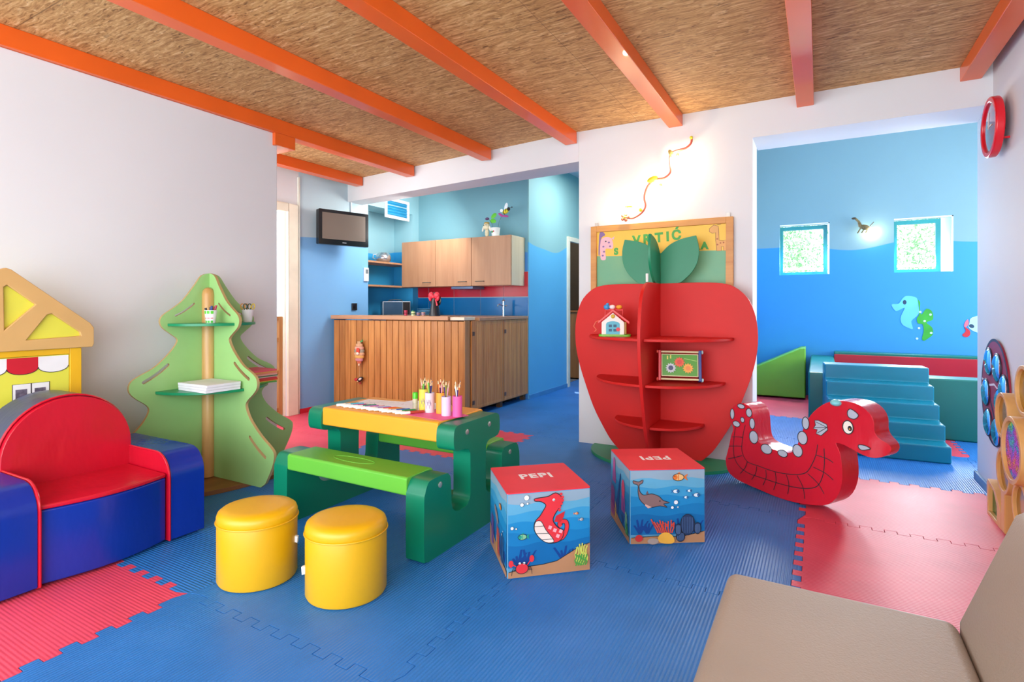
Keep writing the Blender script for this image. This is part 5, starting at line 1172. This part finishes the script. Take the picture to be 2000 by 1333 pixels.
mb = MB(); mb.M = Matrix.Rotation(R(-90), 4, 'Y'); mb.lathe([(0, .066), (.08, .064), (.136, .058), (.136, .04), (0, .04)], n_.m, n=40); d = mb.build('dial', t)
mb = MB(); mb.box(-.0685, -.004, -.01, -.0665, .004, .08, M('#e8e0d8')); mb.box(-.0685, -.06, -.004, -.0665, .01, .004, M('#e8e0d8')); mb.build('hands', d)
mb = MB(); mb.box(-.03, -.02, -.02, 0, .02, .02, M('#5a2028')); mb.box(-.03, -.1, -.09, 0, -.09, -.08, CR); mb.build('bracket', t)
# oval mirror board
t = thing('bubble_mirror_board', 'dark red oval wall board with seven round bubble mirrors', 'wall toy', (.87, 4.0, .61))
mb = MB(); mb.M = Matrix.Rotation(R(-90), 4, 'Z'); oval = circ(0, 0, .27, .295, 48)
mb.prism(oval, -.012, -.001, M('#a01a3a', .4), 'xz')
b = mb.build('board', t)
mb = MB(); mb.M = Matrix.Rotation(R(-90), 4, 'Z')
mb.line(oval, .016, -.0126, M('#1c2440'), closed=True); mb.line([(-.26, .05), (-.1, .03), (0, .045), (.1, .02), (.25, .03)], .012, -.0130, M('#e8e0e4')); mb.line([(-.16, .04), (-.02, -.12), (.06, -.2)], .016, -.0128, M('#1c2440')); mb.build('print', b)
MIR = M('#dfe6ee', .04, .02, metal=1.0)
for yy, zz in ((-.105, .165), (.065, .145), (-.165, -.02), (.11, -.045), (-.12, -.19), (.05, -.215), (.19, .04)):
    mb = MB(); mb.ell((-.013, -yy, zz), (.02, .076, .076), MIR, 28); mm = mb.build('bubble_mirror', t)
    mb = MB(); mb.tube([(-.014, -yy +   .077 * math.cos(R(a)), zz + .077 * math.sin(R(a))) for a in range(0, 360, 12)], .005, M('#1c2440'), 8, True); mb.build('mirror_rim', mm)
# flower of wooden rings
t = thing('sensory_flower', 'wooden flower toy of round windows with a glittering centre by the right wall', 'sensory toy', (.775, 3.20, 0))
PLY = wood('#d8a05a', '#e8bc7c', 'z', 9, .4); AMB = M('#b98a1c', .15, .1, 8, trans=.3)
n_ = NT('glitter'); p = n_.pos(); v = n_.n('ShaderNodeTexVoronoi'); n_.l(p, v.inputs['Vector']); v.inputs['Scale'].default_value = 260
hsv = n_.n('ShaderNodeHueSaturation'); hsv.inputs['Saturation'].default_value = 1.0; hsv.inputs['Color'].default_value = (.9, .1, .1, 1)
sc_ = n_.n('ShaderNodeSeparateColor'); n_.l(v.outputs['Color'], sc_.inputs[0]); n_.l(n_.math('ADD', n_.math('MULTIPLY', n_.noise(p, 9, 2), 2.2), n_.math('MULTIPLY', sc_.outputs[0], .25)), hsv.inputs['Hue']); n_.l(n_.math('ADD', sc_.outputs[1], .25), hsv.inputs['Value'])
n_.base(hsv.outputs[0]); n_.bump(v.outputs['Distance'], .6, .004); n_.set(Roughness=.45, Metallic=.1); GLT = n_.m
n_ = NT('green_glitter'); p = n_.pos(); n_.base(n_.ramp(n_.noise(p, 160, 2), [(.35, lin('#063a18')), (.6, lin('#1c9a3a')), (.75, lin('#a8e86a'))])); n_.set(Roughness=.25, Metallic=.4); GLG = n_.m
def ringpart(y, z, r, wd, x0, x1, fill, nm):
    mb = MB(); mb.M = Matrix.Translation((0, y, z)); ringx(mb, r - wd, r, x0, x1, PLY); o = mb.build(nm, t, bevel=.003, seg=2)
    mb = MB(); mb.M = Matrix.Translation((0, y, z)) @ Matrix.Rotation(R(-90), 4, 'Y'); mb.lathe([(0, -x0 - .014), (r - wd + .002, -x0 - .014), (r - wd + .002, -x0 - .02), (0, -x0 - .02)], fill, n=40); mb.build('window_disc', o)
ringpart(0, .455, .150, .022, -.035, .045, GLT, 'centre_ring')
for y, z, f_ in ((.30, .56, AMB), (.275, .295, AMB), (-.02, .725, AMB), (-.30, .62, AMB), (-.30, .30, AMB), (.02, .20, AMB)):
    ringpart(y, z, .112, .018, 0, .06, f_, 'petal_ring')
mb = MB(); mb.box(.0, .40, 0, .06, .43, .16, PLY); mb.box(.0, .56, 0, .06, .59, .06, PLY)
mb.bm.free()
mb = MB(); mb.prism([(.55, .0), (.30, .0), (.30, .08), (.40, .16), (.54, .185), (.56, .16)], .0, .055, PLY, 'yz', [[(.53, .018), (.37, .018), (.37, .09), (.43, .15), (.525, .16)]]); o = mb.build('green_window', t, bevel=.003)
mb = MB(); mb.prism([(.53, .015), (.36, .015), (.36, .10), (.43, .155), (.53, .165)], .018, .024, GLG, 'yz'); mb.build('window_disc', o)
mb = MB(); mb.box(.0, .24, 0, .055, .30, .19, PLY); mb.build('foot', t, bevel=.004)
mb = MB(); mb.box(.0, -.05, 0, .055, .0, .09, PLY); mb.build('foot', t, bevel=.004)

# ================================================================== TAUPE FOAM SEAT
TP = M('#9a8d80', .55, .05, 3, .25, 220)
t = thing('foam_lounge_seat', 'taupe foam lounge seat with slanted backrest in the near right corner', 'seat', (0, 0, 0))
mb = MB(); mb.box(-.205, -.35, .012, .262, 1.50, .42, TP); mb.build('seat', t, bevel=.028, seg=5)
mb = MB(); mb.prism([(.262, .012), (.262, .42), (.352, .665), (.38, .685), (.60, .685), (.62, .66), (.62, .012)], -.35, 1.50, TP, 'xz'); mb.build('backrest', t, bevel=.022, seg=4)

# ================================================================== OUTSIDE THE ALCOVE WINDOWS
random.seed(11)
LF = [M(c, .6) for c in ('#a9cf9c', '#d2e8c4', '#8ab88a')]
def bush(x, y, r, label):
    t = thing('garden_shrub', label, 'shrub', (x, y, 0), 0, 'shrubs outside the alcove')
    mb = MB()
    for k in range(5200):
        a, b = random.uniform(0, 6.28), random.uniform(-1, 1); rr = r * random.uniform(.3, 1); s_ = math.sqrt(1 - b * b)
        c = Vector((rr * s_ * math.cos(a), rr * .6 * s_ * math.sin(a), 1.9 + rr * 1.35 * b))
        d1 = Vector((random.uniform(-1, 1), random.uniform(-1, 1), random.uniform(-1, 1))).normalized(); d2 = d1.orthogonal().normalized(); L = random.uniform(.022, .045)
        mb.raw([c - d1 * L, c + d2 * L * .45, c + d1 * L, c - d2 * L * .45], [(0, 1, 2, 3)], LF[k % 3], False)
    mb.build('foliage', t)
    mb = MB(); mb.tube([(0, 0, -.05), (.03, 0, .45), (0, .02, 1.0)], [.05, .04, .02], M('#8a7a60', .8), 8); mb.build('stem', t)
bush(-.6, 10.6, .98, 'pale leafy shrub outside the left alcove window'); bush(1.62, 10.6, 1.05, 'pale leafy shrub outside the right alcove window')
mb = MB(); mb.box(-6, 7.9, -.2, 9, 20, -.05, M('#c8ccb8', .8)); mb.build('ground_outside', kind='structure')

# things laid out in room coordinates: put their base point where they stand
for nm, L in (('seahorse_sticker', (.95, 7.598, .7)), ('fish_sticker', (1.5, 7.598, .7)), ('padded_pit', (1.2, 6.6, 0)), ('foam_lounge_seat', (.2, .6, 0))):
    o = bpy.data.objects.get(nm)
    if o:
        o.location = L
        for ch in o.children: ch.location = Vector(ch.location) - Vector(L)
